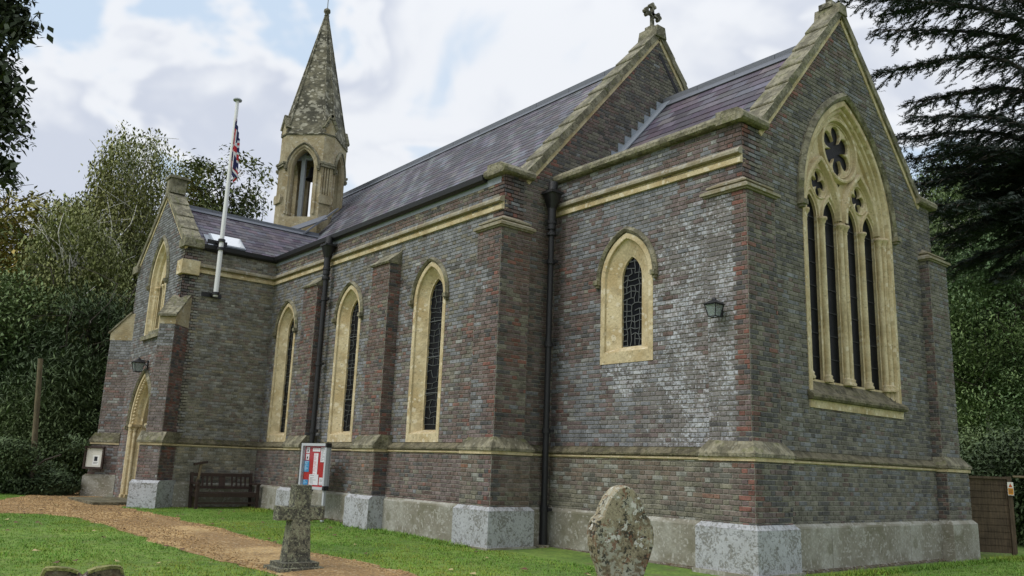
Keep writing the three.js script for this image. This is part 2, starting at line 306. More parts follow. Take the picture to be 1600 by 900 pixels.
// ---------------------------------------------------------------- the church
const church = thing('church', 'flint grey and red brick gothic church with slate roofs and a stone bell turret', 'church');
const bricks = new Slabs(), slates = new Slabs();
const PAL = { red: [0.185, 0.068, 0.047], rust: [0.27, 0.095, 0.05], brown: [0.125, 0.074, 0.06], purple: [0.138, 0.098, 0.096], blue: [0.185, 0.2, 0.225], dark: [0.062, 0.062, 0.066], olive: [0.168, 0.157, 0.12], pale: [0.27, 0.28, 0.27], sand: [0.24, 0.21, 0.14] };
function pick(w, r) { let t = 0; for (const k in w) t += Math.max(0, w[k]); let x = r() * t; for (const k in w) { x -= Math.max(0, w[k]); if (x <= 0) return PAL[k]; } return PAL.brown; }
// which bricks stand where: each wall is its own mix of fired colours
const PATINA = { chancel: [0.175, 0.168, 0.172], nave: [0.205, 0.195, 0.18], naveEast: [0.138, 0.13, 0.112], east: [0.132, 0.128, 0.117], transept: [0.235, 0.22, 0.17], porch: [0.2, 0.195, 0.19], low: [0.2, 0.195, 0.15] };
const zones = {
  chancel(u, y, h, r) {
    const n = fbm(u * 0.7, y * 0.7, 3, 201), m = fbm(u * 1.1 + 7, y * 1.1, 3, 205);
    if (y < 1.8) return [pick({ olive: 2.4, pale: 0.9 * n, purple: 1.0, brown: 0.5 + 2.4 * sm(1.25, 1.65, y), dark: 0.7, rust: 0.03 }, r), false, 'low', 0.42];
    const lw = 0.9 * sm(-3.4, -1.2, u) * sm(6.8, 5.0, y) + 1.4 * Math.exp(-((u + 2.45) ** 2 / 0.12 + (y - 3.15) ** 2 / 0.05)) + 0.5 * (m - 0.5);
    return [pick({ blue: 2.0 + 2.2 * sm(0.42, 0.58, m) + (h ? 0.8 : 0), pale: 0.3, purple: 1.2 + n, brown: 0.9 * sm(0.55, 0.4, m) + 0.4, dark: 0.5, red: 0.45 * sm(0.5, 0.36, m), olive: 0.2 }, r), r() < lw * 0.95, 'chancel', 0.28];
  },
  nave(u, y, h, r) {
    const n = fbm(u * 0.6, y * 0.6, 3, 211), m = fbm(u * 0.9 + 3, y * 0.9, 3, 215), w = sm(-12, -7, u);
    if (y < 1.8) return [pick({ purple: 2.2, brown: 1.3, dark: 0.6, olive: 0.9 * n, red: 0.1, blue: 0.4 }, r), false, 'nave', 0.28];
    if (y > 6.85) return [pick({ brown: 2, purple: 1, dark: 0.5, sand: 0.6, olive: 0.8 }, r), false, 'naveEast', 0.3];
    const low = sm(5.4, 4, y);
    return [pick({ blue: 2.6 - low * 0.7 + (h ? 0.7 : 0), olive: 1.5 * (1 - w * 0.5), purple: 0.5 + 1.1 * low * w, brown: 0.2 + 0.8 * w * low * sm(0.6, 0.4, m), red: 1.3 * w * low * sm(0.52, 0.38, m), dark: 0.35, pale: 0.3 }, r), false, 'nave', 0.3];
  },
  naveEast(u, y, h, r) { const t = sm(6.5, 8.5, y); return [pick({ olive: 0.9 + t, dark: 0.9, purple: 0.9, brown: 0.9 * (1 - t) + 0.4, blue: 0.5, red: 0.05 }, r), false, 'naveEast', 0.38]; },
  east(u, y, h, r) { const m = fbm(u * 0.8, y * 0.8, 3, 221); return [pick({ dark: 1.3, olive: 1.2 + m, blue: 0.8, brown: 0.3 + sm(6.2, 7.6, y) * sm(1.8, 0.4, u), purple: 0.4, pale: 0.15 }, r), false, 'east', 0.45]; },
  transept(u, y, h, r) { const m = fbm(u * 0.9, y * 0.9, 3, 231); if (y < 1.8) return [pick({ olive: 2.4, pale: 0.8, sand: 0.9, dark: 0.7, purple: 0.4 }, r), false, 'transept', 0.5]; return [pick({ olive: 1.6, blue: 0.8, purple: 0.3 + 0.6 * sm(0.55, 0.4, m), dark: 0.4, pale: 0.6, sand: 0.6 }, r), false, 'transept', 0.45]; },
  porch(u, y, h, r) { return [pick(y > 4.3 ? { blue: 2, dark: 0.8, purple: 0.6, pale: 0.4 } : { purple: 1.8, brown: 1, red: 0.35, blue: 0.6, pale: 0.5 }, r), false, 'porch', 0.42]; },
  quoin(u, y, h, r) { return [pick({ red: 0.8, brown: 2.2, dark: 1.0, purple: 1.2 }, r), false, 'chancel', 0.16]; },
  quoinDark(u, y, h, r) { return [pick({ brown: 1.3, dark: 1.5, olive: 0.9, purple: 0.9, red: 0.12 }, r), false, 'east', 0.3]; },
  butPale(u, y, h, r) { if (y < 1.8) return [pick({ dark: 0.8, purple: 1, red: 0.2, olive: 1.8 * sm(1.5, 0.9, y), pale: 0.6, brown: 0.9 }, r), false, 'low', 0.35]; return [pick({ blue: 2, purple: 1, dark: 0.6, brown: 0.4 }, r), r() < 0.88, 'chancel', 0.4]; },
  butNave(u, y, h, r) { if (y < 1.8) return [pick({ dark: 0.8, purple: 1.2, olive: 1.6 * sm(1.5, 0.9, y), pale: 0.5, brown: 1, rust: 0.08 }, r), false, 'low', 0.35]; return [pick({ blue: 1.3, purple: 1.6, dark: 0.5, brown: 0.9, red: 0.15 }, r), r() < 0.08, 'nave', 0.28]; },
  butBrown(u, y, h, r) { if (y < 1.8) return [pick({ brown: 1.3, purple: 1.2, rust: 0.08, olive: 1.8 * sm(1.4, 0.9, y), dark: 0.5 }, r), false, 'low', 0.35]; return [pick({ brown: 2, purple: 1.4, red: 0.4, olive: 0.9, dark: 0.5, blue: 0.5 }, r), false, 'naveEast', 0.25]; },
};
const CR = 0.08;                                                 // course height
function spans(polys, y) {                                        // where a level line runs inside the outline and outside the openings
  const xs = []; for (const poly of polys) for (let i = 0, j = poly.length - 1; i < poly.length; j = i++) { const [x0, y0] = poly[j], [x1, y1] = poly[i]; if ((y0 > y) !== (y1 > y)) xs.push(x0 + (x1 - x0) * (y - y0) / (y1 - y0)); }
  xs.sort((a, b) => a - b); const o = []; for (let i = 0; i + 1 < xs.length; i += 2) o.push([xs[i], xs[i + 1]]); return o;
}
function layBricks(F, outline, holes, zone, owner, { quoinL, quoinR, seed = 1, proud = 0.012 } = {}) {
  const r = rng(seed * 977 + 5), U = V3().setFromMatrixColumn(F, 0), Vv = V3(0, 1, 0), Nn = V3().setFromMatrixColumn(F, 2), ys = outline.map((p) => p[1]), y0 = Math.min(...ys), y1 = Math.max(...ys);
  const k0 = Math.floor(y0 / CR);
  for (let k = k0; k * CR < y1; k++) {
    const a = Math.max(y0, k * CR) + 0.005, b = Math.min(y1, (k + 1) * CR) - 0.005; if (b - a < 0.02) continue;
    const ym = (a + b) / 2, list = spans([outline, ...holes], ym), edgeL = list.length ? list[0][0] : 0, edgeR = list.length ? list[list.length - 1][1] : 0;
    const off = (k & 1) ? 0.1725 : 0.0; const runs = [];
    for (const [s0, s1] of list) {
      let u = s0, first = true, head = !!(k & 1);
      const base = Math.floor((s0 - off) / 0.345) * 0.345 + off;  // Flemish bond: stretcher, header, stretcher
      for (let q = base; q < s1; q += 0.345) for (const [w, h] of [[0.23, false], [0.115, true]]) {
        const x = q + (h ? 0.23 : 0), p = Math.max(x, s0), e = Math.min(x + w, s1); if (e - p < 0.03) continue; runs.push([p, e, h]);
      }
    }
    for (const [p, e, h] of runs) {
      const um = (p + e) / 2, j = (k % 2 ? 0.22 : 0.34); let z = zone;
      if (quoinL && um - edgeL < j) z = quoinL; if (quoinR && edgeR - um < j) z = quoinR;
      const slow = fbm(um * 1.6 + seed * 3, ym * 2.2, 3, 250 + seed), rr = () => { const q = r(); return Math.min(0.999, Math.max(0, q * 0.62 + sm(0.25, 0.75, slow) * 0.38)); }; let [c, lich, pk, pa] = zones[z](um, ym, h, z.startsWith('quoin') ? r : rr); c = mix3(c, PATINA[pk], pa); const t = 0.82 + 0.36 * r();
      c = lich ? [0.7 + 0.9 * c[0], 0.7 + 0.9 * c[1], 0.7 + 0.9 * c[2]].map((x) => x * t) : [c[0] * t * 1.6, c[1] * t * 1.6, c[2] * t * 1.6];
      const pr = proud + 0.006 * (r() - 0.4), P = V3(um, ym, 0).applyMatrix4(F).addScaledVector(Nn, pr), tilt = Nn.clone().addScaledVector(U, 0.03 * (r() - 0.5)).addScaledVector(Vv, 0.03 * (r() - 0.5)).normalize();
      bricks.add(P, U, Vv, tilt, (e - p) / 2 - 0.005, (b - a) / 2 - 0.001 - 0.002 * r(), 0.02, c, lich ? 1 : 0, owner, [um + outline[0][0], ym]);
    }
  }
}
const shapeOf = (poly, holes = []) => { const s = new THREE.Shape(poly.map(([x, y]) => new THREE.Vector2(x, y))); for (const h of holes) s.holes.push(new THREE.Path(h.map(([x, y]) => new THREE.Vector2(x, y)))); return s; };
function wall(F, outline, holes, zone, opt = {}) {                // mortar core with its thickness, and the bricks laid on it
  const g = new THREE.ExtrudeGeometry(shapeOf(outline, holes), { depth: opt.thick ?? 0.5, bevelEnabled: false }).translate(0, 0, -(opt.thick ?? 0.5)).applyMatrix4(F);
  const m = part('wall', boxUV(g, 1.6), M.mortar, opt.parent ?? church); layBricks(F, outline, holes, zone, m, opt); return m;
}
// pointed openings
function arch(cx, a, rise, spring, bottom, d = 0, n = 14) {       // outline grown by d; the arcs keep their centres
  const R = (a * a + rise * rise) / (2 * a), c = R - a, Rd = R + d, th = Math.acos(Math.min(1, c / Rd)), pts = [[cx - a - d, bottom]];
  for (let i = 0; i <= n; i++) { const t = th * i / n; pts.push([cx + c - Rd * Math.cos(t), spring + Rd * Math.sin(t)]); }
  for (let i = n - 1; i >= 0; i--) { const t = th * i / n; pts.push([cx - c + Rd * Math.cos(t), spring + Rd * Math.sin(t)]); }
  pts.push([cx + a + d, bottom]); return pts;
}
function loft(F, rings, from = 0, to = 1e9) {                     // strips between matching outlines, each at its own depth
  const P = []; const n = rings[0].pts.length - 1;
  for (let k = 0; k + 1 < rings.length; k++) for (let i = Math.max(0, from); i < Math.min(n, to); i++) {
    const A = rings[k], B = rings[k + 1], q = [[...A.pts[i], A.z], [...A.pts[i + 1], A.z], [...B.pts[i + 1], B.z], [...B.pts[i], B.z]];
    for (const j of [0, 1, 2, 0, 2, 3]) P.push(...q[j]);
  }
  const g = new THREE.BufferGeometry(); g.setAttribute('position', new THREE.BufferAttribute(new Float32Array(P), 3)); g.applyMatrix4(F); g.computeVertexNormals(); return g;
}
const ring = (s, d, z) => ({ pts: arch(s.cx, s.a, s.rise, s.spring, s.bottom, d), z });
function hood(F, s, d0, d1, proud, w) {                           // hood mould over the arch only, with label stops
  const cut = (r) => ({ pts: r.pts.slice(1, -1), z: r.z }), g = [loft(F, [cut(ring(s, d0, 0)), cut(ring(s, d0, proud * 0.6)), cut(ring(s, d0 + (d1 - d0) * 0.45, proud)), cut(ring(s, d1, proud * 0.45)), cut(ring(s, d1, -0.02))])];
  for (const e of [-1, 1]) { const x = s.cx + e * (s.a + (d0 + d1) / 2); g.push(box(x - w, x + w, s.spring - 0.07, s.spring + 0.02, -0.02, proud + 0.035).applyMatrix4(F), box(x - w * 0.6, x + w * 0.6, s.spring - 0.12, s.spring - 0.07, -0.02, proud).applyMatrix4(F)); }
  return boxUV(joined(g), 2);
}
function leading(s, seed, cols, rows, drop, w) {                  // lead cames: a jittered net cut to the lancet
  const r = rng(seed), poly = arch(s.cx, s.a, s.rise, s.spring, s.bottom), out = [], H = s.spring + s.rise - s.bottom, node = [];
  for (let j = 0; j <= rows; j++) { node.push([]); for (let i = 0; i <= cols; i++) { const e = i === 0 || i === cols ? 0.15 : 1; node[j].push([s.cx - s.a + 2 * s.a * (i + e * 0.5 * (r() - 0.5)) / cols, s.bottom + H * (j + 0.5 * (r() - 0.5)) / rows]); } }
  const seg = (a, b) => { const st = 6; let p = null; for (let k = 0; k <= st; k++) { const q = [mix(a[0], b[0], k / st), mix(a[1], b[1], k / st)], inn = inside(poly, ...q); if (inn && !p) p = q; if ((!inn || k === st) && p) { const e = inn ? q : [mix(a[0], b[0], (k - 1) / st), mix(a[1], b[1], (k - 1) / st)]; if (Math.hypot(e[0] - p[0], e[1] - p[1]) > 0.02) out.push(bar([p[0], p[1], 0], [e[0], e[1], 0], w, 0.012)); p = null; } } };
  for (let j = 0; j <= rows; j++) for (let i = 0; i <= cols; i++) { if (i < cols && r() > drop * 0.6) seg(node[j][i], node[j][i + 1]); if (j < rows && r() > drop) seg(node[j][i], node[j + 1][i]); }
  return joined(out);
}
const T = (x, y, z) => new THREE.Matrix4().makeTranslation(x, y, z);
// a single lancet: stone surround with splayed reveal, hood, sill, pane and leading
function lancet(F, o, i, depth, sill, { hoodD = 0.14, net = [3, 16, 0.35], seed = 1, rails = 0 } = {}) {
  const s = { cx: o.cx, a: o.a, rise: o.rise, spring: o.spring, bottom: o.bottom }, di = i.a - o.a, cut = (r, b) => { r.pts[0][1] = b; r.pts[r.pts.length - 1][1] = b; return r; };
  const g = loft(F, [ring(s, 0.0, -0.05), ring(s, 0.0, 0.022), ring(s, -0.012, 0.028), ring(s, -0.1, 0.028), ring(s, -0.11, 0.02), ring(s, -0.115, -0.02), cut(ring(s, di + 0.03, -depth + 0.03), o.bottom), cut(ring(s, di, -depth + 0.02), o.bottom), cut(ring(s, di, -depth - 0.1), o.bottom)]);
  const win = part('window', boxUV(g, 2), M.stone, church);
  part('hood_mould', hood(F, s, 0.012, hoodD * 0.75, 0.09, 0.055), M.moss, win);
  const inner = { cx: o.cx, a: i.a, rise: Math.sqrt(((o.a * o.a + o.rise * o.rise) / (2 * o.a) + di) ** 2 - ((o.a * o.a + o.rise * o.rise) / (2 * o.a) - o.a) ** 2), spring: o.spring, bottom: i.bottom };
  part('pane', new THREE.ShapeGeometry(shapeOf(arch(inner.cx, inner.a + 0.02, inner.rise, inner.spring, inner.bottom - 0.02))).translate(0, 0, -depth - 0.03).applyMatrix4(F), M.glass, win);
  part('lead_came', leading(inner, seed, ...net).translate(0, 0, -depth - 0.02).applyMatrix4(F), M.came, win);
  const sl = prism([[0.02, 0], [0.02, i.bottom - o.bottom - sill * 0.35], [-0.0, i.bottom - o.bottom - sill * 0.35 + 0.02], [-depth - 0.03, i.bottom - o.bottom], [-depth - 0.1, i.bottom - o.bottom], [-depth - 0.1, 0]].map(([q, y]) => [-q, y]), 2 * (o.a - 0.1), new THREE.Matrix4().makeBasis(V3(0, 0, -1), V3(0, 1, 0), V3(1, 0, 0)).setPosition(o.cx - o.a + 0.1, o.bottom, 0)).applyMatrix4(F);
  part('sill', boxUV(sl, 2), M.stone, win);
  if (rails) { const b = []; for (let k = 1; k <= rails; k++) { const y = mix(i.bottom, o.spring, k / (rails + 0.6)); b.push(box(o.cx - i.a, o.cx + i.a, y - 0.008, y + 0.008, -depth - 0.015, -depth)); } part('saddle_bar', joined(b).applyMatrix4(F), M.came, win); }
  return win;
}

// ---- walls. chancel: x -4.62..0, z 0..-6.88; nave: x -21.5..-4.62, z 1.407..-7.91; transept: x -20..-15.5, to z 4.1
const NZ = 1.407, NX = -4.62, TX = -15.5, TZ = 4.1, CZ = -6.88, NR = -3.25;
const S0 = SOUTH(0), E0 = EAST(0), SN = SOUTH(NZ), EN = EAST(NX), ET = EAST(TX), ST = SOUTH(TZ);
const cw = { cx: -2.6, a: 0.655, rise: 0.87, spring: 5.05, bottom: 3.44 };
const nw = (cx) => ({ cx, a: 0.62, rise: 0.83, spring: 5.02, bottom: 1.93 });
const ew = { cx: 3.42, a: 1.65, rise: 2.5, spring: 6.35, bottom: 2.76 };
const hole = (s, d = -0.03) => arch(s.cx, s.a, s.rise, s.spring, s.bottom + 0.03, d);
wall(S0, [[NX, 1.78], [0, 1.78], [0, 7.37], [NX, 7.37]], [hole(cw)], 'chancel', { quoinR: 'quoin', seed: 1 });
wall(E0, [[0, 1.78], [-CZ, 1.78], [-CZ, 7.37], [6.3, 7.37], [3.44, 10.72], [0.58, 7.37], [0, 7.37]], [hole(ew)], 'east', { quoinL: 'quoin', seed: 2 });
wall(SN, [[TX, 1.78], [NX, 1.78], [NX, 7.26], [TX, 7.22]], [-7.08, -10.7, -14.35].map((c) => hole(nw(c))), 'nave', { quoinR: 'quoin', seed: 3 });
{
  const zl = (z) => NZ - z;                                       // u on the nave east wall, measured from its south corner
  const F = frame([NX, 0, NZ], [0, 0, -1], [1, 0, 0]);
  wall(F, [[0, 1.78], [9.31, 1.78], [9.31, 7.26], [8.65, 7.26], [4.66, 12.05], [0.66, 7.26], [0, 7.26]], [[[zl(0) + 0.1, 1.8], [zl(0) + 0.1, 6.6], [zl(-3.44), 10.0], [zl(CZ) - 0.1, 6.6], [zl(CZ) - 0.1, 1.8]]], 'naveEast', { quoinL: 'quoin', seed: 4 });
}
const FT = frame([TX, 0, TZ], [0, 0, -1], [1, 0, 0]);
wall(FT, [[0, 1.78], [TZ - NZ, 1.78], [TZ - NZ, 7.22], [0, 7.22]], [], 'transept', { quoinL: 'quoinDark', seed: 5 });
const tw = { cx: -17.62, a: 0.78, rise: 1.35, spring: 6.45, bottom: 4.9 }, dw = { cx: -17.75, a: 0.98, rise: 1.55, spring: 2.25, bottom: 0.1 };
wall(ST, [[-20, 0.1], [TX, 0.1], [TX, 7.22], [TX - 0.1, 7.3], [-17.75, 9.22], [-19.9, 7.3], [-20, 7.22]], [arch(tw.cx, tw.a, tw.rise, tw.spring, tw.bottom + 0.03, -0.03), arch(dw.cx, dw.a, dw.rise, dw.spring, 0.12, -0.03)], 'porch', { quoinR: 'quoinDark', seed: 6 });
// unseen sides close the building
part('wall', boxUV(joined([box(-20, -19.6, 0, 7.2, NZ, TZ - 0.5), box(-21.9, -21.5, 0, 7.2, -7.9, NZ), box(-21.5, NX, 0, 7.2, -7.91, -7.45), box(NX, -0.5, 0, 7.37, CZ, CZ + 0.45), box(-21.5, -20, 0, 7.2, NZ - 0.5, NZ)]), 1.6), M.mortar, church);
// lower walls, 8 cm proud, between plinth and string course
function lower(F, u0, u1, zone, seed, opt = {}) {
  const G = F.clone().multiply(T(0, 0, 0.08)); wall(G, [[u0, 0.72], [u1, 0.72], [u1, 1.73], [u0, 1.73]], [], zone, { seed, thick: 0.3, ...opt });
  const len = u1 - u0, n = Math.max(1, Math.round(len / 1.5));
  for (let i = 0; i < n; i++) { const a = u0 + len * i / n + (i ? 0.003 : 0), b = u0 + len * (i + 1) / n - (i < n - 1 ? 0.003 : 0), o = i % 2 * 0.003; part('plinth_stone', boxUV(mould(F, [[-0.1, -0.3], [0.15 + o, -0.3], [0.15 + o, 0.69], [0.135 + o, 0.72], [0.085, 0.765], [-0.1, 0.765]], a, b), 3), opt.plinth ?? M.plinth, church); }
  part('footing', boxUV(mould(F, [[-0.1, -0.3], [0.2, -0.3], [0.2, 0.02 + (F.elements[12] < -9 || u0 < -9 ? 0.09 : 0)], [0.15, 0.05 + (F.elements[12] < -9 || u0 < -9 ? 0.09 : 0)], [-0.1, 0.06]], u0, u1), 1.2), M.darkGrave, church);
  part('string_course', boxUV(mould(F, [[-0.1, 1.715], [0.1, 1.715], [0.12, 1.73], [0.12, 1.757], [0.1, 1.77]], u0, u1), 2), M.stone, church).geometry;
  const w = mould(F, [[-0.1, 1.772], [0.11, 1.772], [0.15, 1.785], [0.155, 1.815], [0.13, 1.83], [0.0, 1.925], [-0.1, 1.925]], u0, u1); part('string_course', boxUV(w, 2), M.mossDark, church);
}
lower(S0, NX + 0.1, -0.69, 'chancel', 11);
lower(E0, 0.69, -CZ - 0.69, 'east', 12);
lower(SN, TX, -13.0, 'nave', 13); lower(SN, -11.76, -9.2, 'nave', 14); lower(SN, -8.3, -5.27, 'nave', 15);
lower(frame([NX, 0, NZ], [0, 0, -1], [1, 0, 0]), 0.65, NZ, 'butBrown', 16);
lower(FT, 0.3, TZ - NZ, 'transept', 17);
// upper string under the parapet
const CORN = [[-0.1, 0], [0.06, 0], [0.065, 0.085], [0.035, 0.1], [0.015, 0.13], [0.015, 0.15], [-0.1, 0.15]], CORT = [[-0.1, 0.152], [0.095, 0.152], [0.12, 0.16], [0.12, 0.205], [0.07, 0.265], [0.0, 0.285], [-0.1, 0.285]];
const cornice = (F, y, u0, u1) => { part('cornice', boxUV(mould(F, CORN.map(([o, h]) => [o, y + h]), u0, u1), 2), M.stone, church); part('cornice', boxUV(mould(F, CORT.map(([o, h]) => [o, y + h]), u0, u1), 2), M.capStone, church); };
cornice(S0, 6.64, NX, 0.004); cornice(SN, 6.52, TX + 0.0, NX + 0.004); cornice(FT, 6.52, 0.36, TZ - NZ);
part('cornice', boxUV(box(TX - 0.3, TX + 0.14, 6.42, 6.82, TZ - 0.4, TZ + 0.1), 2), M.stone, church);
// parapet copings
const COPE = [[-0.42, 0], [0.1, 0], [0.14, 0.03], [0.15, 0.1], [0.11, 0.16], [0.02, 0.22], [-0.42, 0.24]];
function coping(F, y, u0, u1, piece = 0.9) { const n = Math.max(1, Math.round((u1 - u0) / piece)); for (let i = 0; i < n; i++) part('coping_stone', boxUV(mould(F, COPE.map(([o, h]) => [o + (i % 2) * 0.004, y + h + (i % 3) * 0.004]), u0 + (u1 - u0) * i / n + 0.003, u0 + (u1 - u0) * (i + 1) / n - 0.003), 2), M.moss, church); }
coping(S0, 7.37, -5.02, 0.0); coping(E0, 7.372, -0.15, 0.62, 0.8);
coping(SN, 7.26, NX - 0.55, NX, 0.6); coping(frame([NX, 0, NZ], [0, 0, -1], [1, 0, 0]), 7.262, -0.15, 0.7, 0.85);
coping(E0, 7.372, 6.26, 7.03, 0.8);
// gable copings: overlapping slabs laid up the slope. frame local x runs along the wall, peak at u = mid
function gableCope(F, foot, mid, yFoot, yPeak, n, w, out, over = 0.2) {
  for (const sgn of [1, -1]) {
    const span = mid - foot, L = Math.hypot(span, yPeak - yFoot), ang = Math.atan2(yPeak - yFoot, span);
    for (let i = 0; i < n; i++) {
      const a = L * i / n, g = prism([[0, 0], [L / n + 0.02, -0.02], [L / n + 0.02, over - 0.035], [0.02, over], [0, over - 0.02]], w).translate(a, 0, -w + out + (i % 2) * 0.004);
      const m = new THREE.Matrix4().makeRotationZ(ang).setPosition(foot, yFoot, 0), f = new THREE.Matrix4().makeTranslation(2 * mid, 0, 0).multiply(new THREE.Matrix4().makeScale(-1, 1, 1));
      let q = g.applyMatrix4(m); if (sgn < 0) { q = flat(q.applyMatrix4(f)); const p = q.attributes.position; for (let k = 0; k < p.count; k += 3) { const t = [p.getX(k), p.getY(k), p.getZ(k)]; p.setXYZ(k, p.getX(k + 1), p.getY(k + 1), p.getZ(k + 1)); p.setXYZ(k + 1, ...t); } q.computeVertexNormals(); }
      part('coping_stone', boxUV(q.applyMatrix4(F), 2), M.moss, church);
    }
    const st = bar([sgn > 0 ? foot : 2 * mid - foot, yFoot - 0.07, 0], [mid, yPeak - 0.07, 0], 0.1, 0.06).applyMatrix4(F); part('coping_moulding', boxUV(st, 2), M.stone, church);
  }
}
gableCope(E0, 0.5, 3.44, 7.36, 10.74, 6, 0.5, 0.07, 0.15);
gableCope(frame([NX, 0, NZ], [0, 0, -1], [1, 0, 0]), 0.58, 4.66, 7.28, 12.05, 9, 0.55, 0.07, 0.16);
gableCope(ST, -20.02, -17.75, 7.24, 9.24, 4, 0.5, 0.07, 0.16);
part('kneeler', boxUV(joined([box(TX - 0.35, TX + 0.16, 7.2, 7.44, TZ - 0.45, TZ + 0.1), prism([[-0.2, 7.44], [0.14, 7.44], [0.05, 7.52], [-0.2, 7.55]], 0.5).translate(TX - 0.0, 0, TZ - 0.42)]), 2), M.moss, church);
part('kneeler', boxUV(box(-20.35, -19.8, 7.12, 7.36, TZ - 0.45, TZ + 0.1), 2), M.moss, church);
part('apex_stone', boxUV(joined([box(-17.95, -17.55, 9.3, 9.75, TZ - 0.42, TZ + 0.06), box(-18.02, -17.48, 9.75, 9.83, TZ - 0.48, TZ + 0.1)]), 2), M.moss, church);
part('apex_stone', boxUV(prism([[3.28, 10.72], [3.6, 10.72], [3.56, 10.95], [3.32, 10.95]], 0.56).translate(0, 0, -0.46).applyMatrix4(E0), 2), M.moss, church);
part('apex_stone', boxUV(prism([[4.46, 12.0], [4.86, 12.0], [4.8, 12.3], [4.52, 12.3]], 0.6).translate(0, 0, -0.5).applyMatrix4(frame([NX, 0, NZ], [0, 0, -1], [1, 0, 0])), 2), M.moss, church);
// gable crosses with trefoil ends
function gableCross(F, u, y, s) {
  const g = [box(-0.16, 0.16, 0, 0.12, -0.16, 0.16), box(-0.05, 0.05, 0.1, 0.86, -0.05, 0.05), box(-0.28, 0.28, 0.53, 0.63, -0.05, 0.05)];
  for (const [x, q, dx, dy] of [[0, 0.86, 0, 1], [-0.28, 0.58, -1, 0], [0.28, 0.58, 1, 0]]) for (const [a, b] of [[dx * 0.06, dy * 0.06], [-dx * 0.01 + dy * 0.09, -dy * 0.01 + dx * 0.09], [-dx * 0.01 - dy * 0.09, -dy * 0.01 - dx * 0.09]]) g.push(new THREE.CylinderGeometry(0.062, 0.062, 0.11, 12).rotateX(Math.PI / 2).translate(x + a, q + b, 0));
  part('gable_cross', boxUV(joined(g).scale(s, s, s).translate(u, y, -0.2).applyMatrix4(F), 2), M.spire, church);
}
gableCross(frame([NX, 0, NZ], [0, 0, -1], [1, 0, 0]), 4.66, 12.28, 0.8); gableCross(E0, 3.44, 10.93, 0.95);

function roughen(g, amp, f, seed) { g = flat(g); const p = g.attributes.position; for (let i = 0; i < p.count; i++) { const x = p.getX(i), y = p.getY(i), z = p.getZ(i); p.setXYZ(i, x + amp * (fbm(y * f + z * 3, x * f + 9, 3, seed) - 0.5), y + amp * (fbm(x * f, z * f + y, 3, seed + 4) - 0.5), z + amp * (fbm(x * f + 20, y * f, 3, seed + 8) - 0.5)); } g.computeVertexNormals(); return g; }
// ---- buttresses
function cornerButtress(sx, sz, cx, cz, a, zoneS, zoneE, pl, seed, ground) {   // clasps the corner (cx, cz); sx, sz say which way is out
  const X = (d) => cx + sx * d, Z = (d) => cz + sz * d, bx = (d, y0, y1, i) => { const xs = [X(d), X(-a + i)].sort((p, q) => p - q), zs = [Z(d), Z(-a + i)].sort((p, q) => p - q); return box(xs[0], xs[1], y0, y1, zs[0], zs[1]); };
  const b = part('buttress', boxUV(joined([bx(0.2, 1.9, 6.12, 0.08), bx(0.3, 0.7, 1.74, 0)]), 1.6), M.mortar, church);
  const lay = (d, i, y0, y1, q) => {
    const xs = [X(d), X(-a + i)].sort((p, q2) => p - q2), zs = [Z(d), Z(-a + i)].sort((p, q2) => p - q2), o = [[0, y0], [1, y0], [1, y1], [0, y1]];
    const along = (l) => o.map(([u, y]) => [u * l, y]);
    const s = y0 > 1.5;
    layBricks(frame([xs[0], 0, zs[1]], [1, 0, 0], [0, 0, 1]), along(xs[1] - xs[0]), [], zoneS, b, { seed, quoinR: sx > 0 && sz > 0 ? 'quoin' : undefined });
    layBricks(frame([xs[1], 0, zs[1]], [0, 0, -1], [1, 0, 0]), along(zs[1] - zs[0]), [], zoneE, b, { seed: seed + 1, quoinL: sz > 0 ? 'quoinDark' : undefined, quoinR: sz < 0 ? undefined : undefined });
  };
  lay(0.2, 0.08, 1.95, 6.12); lay(0.3, 0, 0.74, 1.71);
  const hip = (d0, y0, d1, y1, i0, i1, e) => { const P = [[d0, y0, i0], [d1, y1, i1]], q = (k, u, v) => [u ? X(P[k][0]) : X(-a + P[k][2]), P[k][1], v ? Z(P[k][0]) : Z(-a + P[k][2])], F = [[q(0, 0, 0), q(0, 1, 0), q(0, 1, 1), q(0, 0, 1)], [q(1, 0, 0), q(1, 1, 0), q(1, 1, 1), q(1, 0, 1)]], pos = []; const put = (...v) => { for (const t of [0, 1, 2, 0, 2, 3]) pos.push(...v[t]); }; for (let k = 0; k < 4; k++) { const n = (k + 1) % 4; put(F[0][k], F[0][n], F[1][n], F[1][k]); } put(...F[0]); put(...F[1]); const g = new THREE.BufferGeometry(); g.setAttribute('position', new THREE.BufferAttribute(new Float32Array(pos), 3)); g.computeVertexNormals(); return g; };
  part('buttress_weathering', boxUV(roughen(joined([bx(0.365, 1.775, 1.825, -0.065), hip(0.365, 1.827, 0.2, 2.03, -0.06, 0.08)]), 0.03, 5, 551), 2), M.moss, b);
  part('string_course', boxUV(bx(0.335, 1.71, 1.77, -0.035), 2), M.stone, b);
  part('buttress_cap', boxUV(joined([bx(0.24, 6.08, 6.11, 0.04), bx(0.28, 6.112, 6.16, 0), hip(0.28, 6.162, 0.17, 6.225, 0, 0.1), bx(0.17, 6.225, 6.24, 0.1), bx(0.2, 6.242, 6.27, 0.07), hip(0.2, 6.272, 0.01, 6.38, 0.07, 0.24)]), 2), M.capStone, b);
  const y0 = -0.3;
  part('plinth_stone', boxUV(joined([bx(0.38, y0, 0.7, -0.08), hip(0.38, 0.702, 0.31, 0.775, -0.08, -0.01)]), 2), pl, b);
  if (ground) part('plinth_stone', boxUV(bx(0.42, -0.3, 0.07, -0.12), 3), M.plinth, b);
  return b;
}
cornerButtress(1, 1, 0, 0, 0.68, 'butPale', 'quoinDark', M.flake, 31, true);
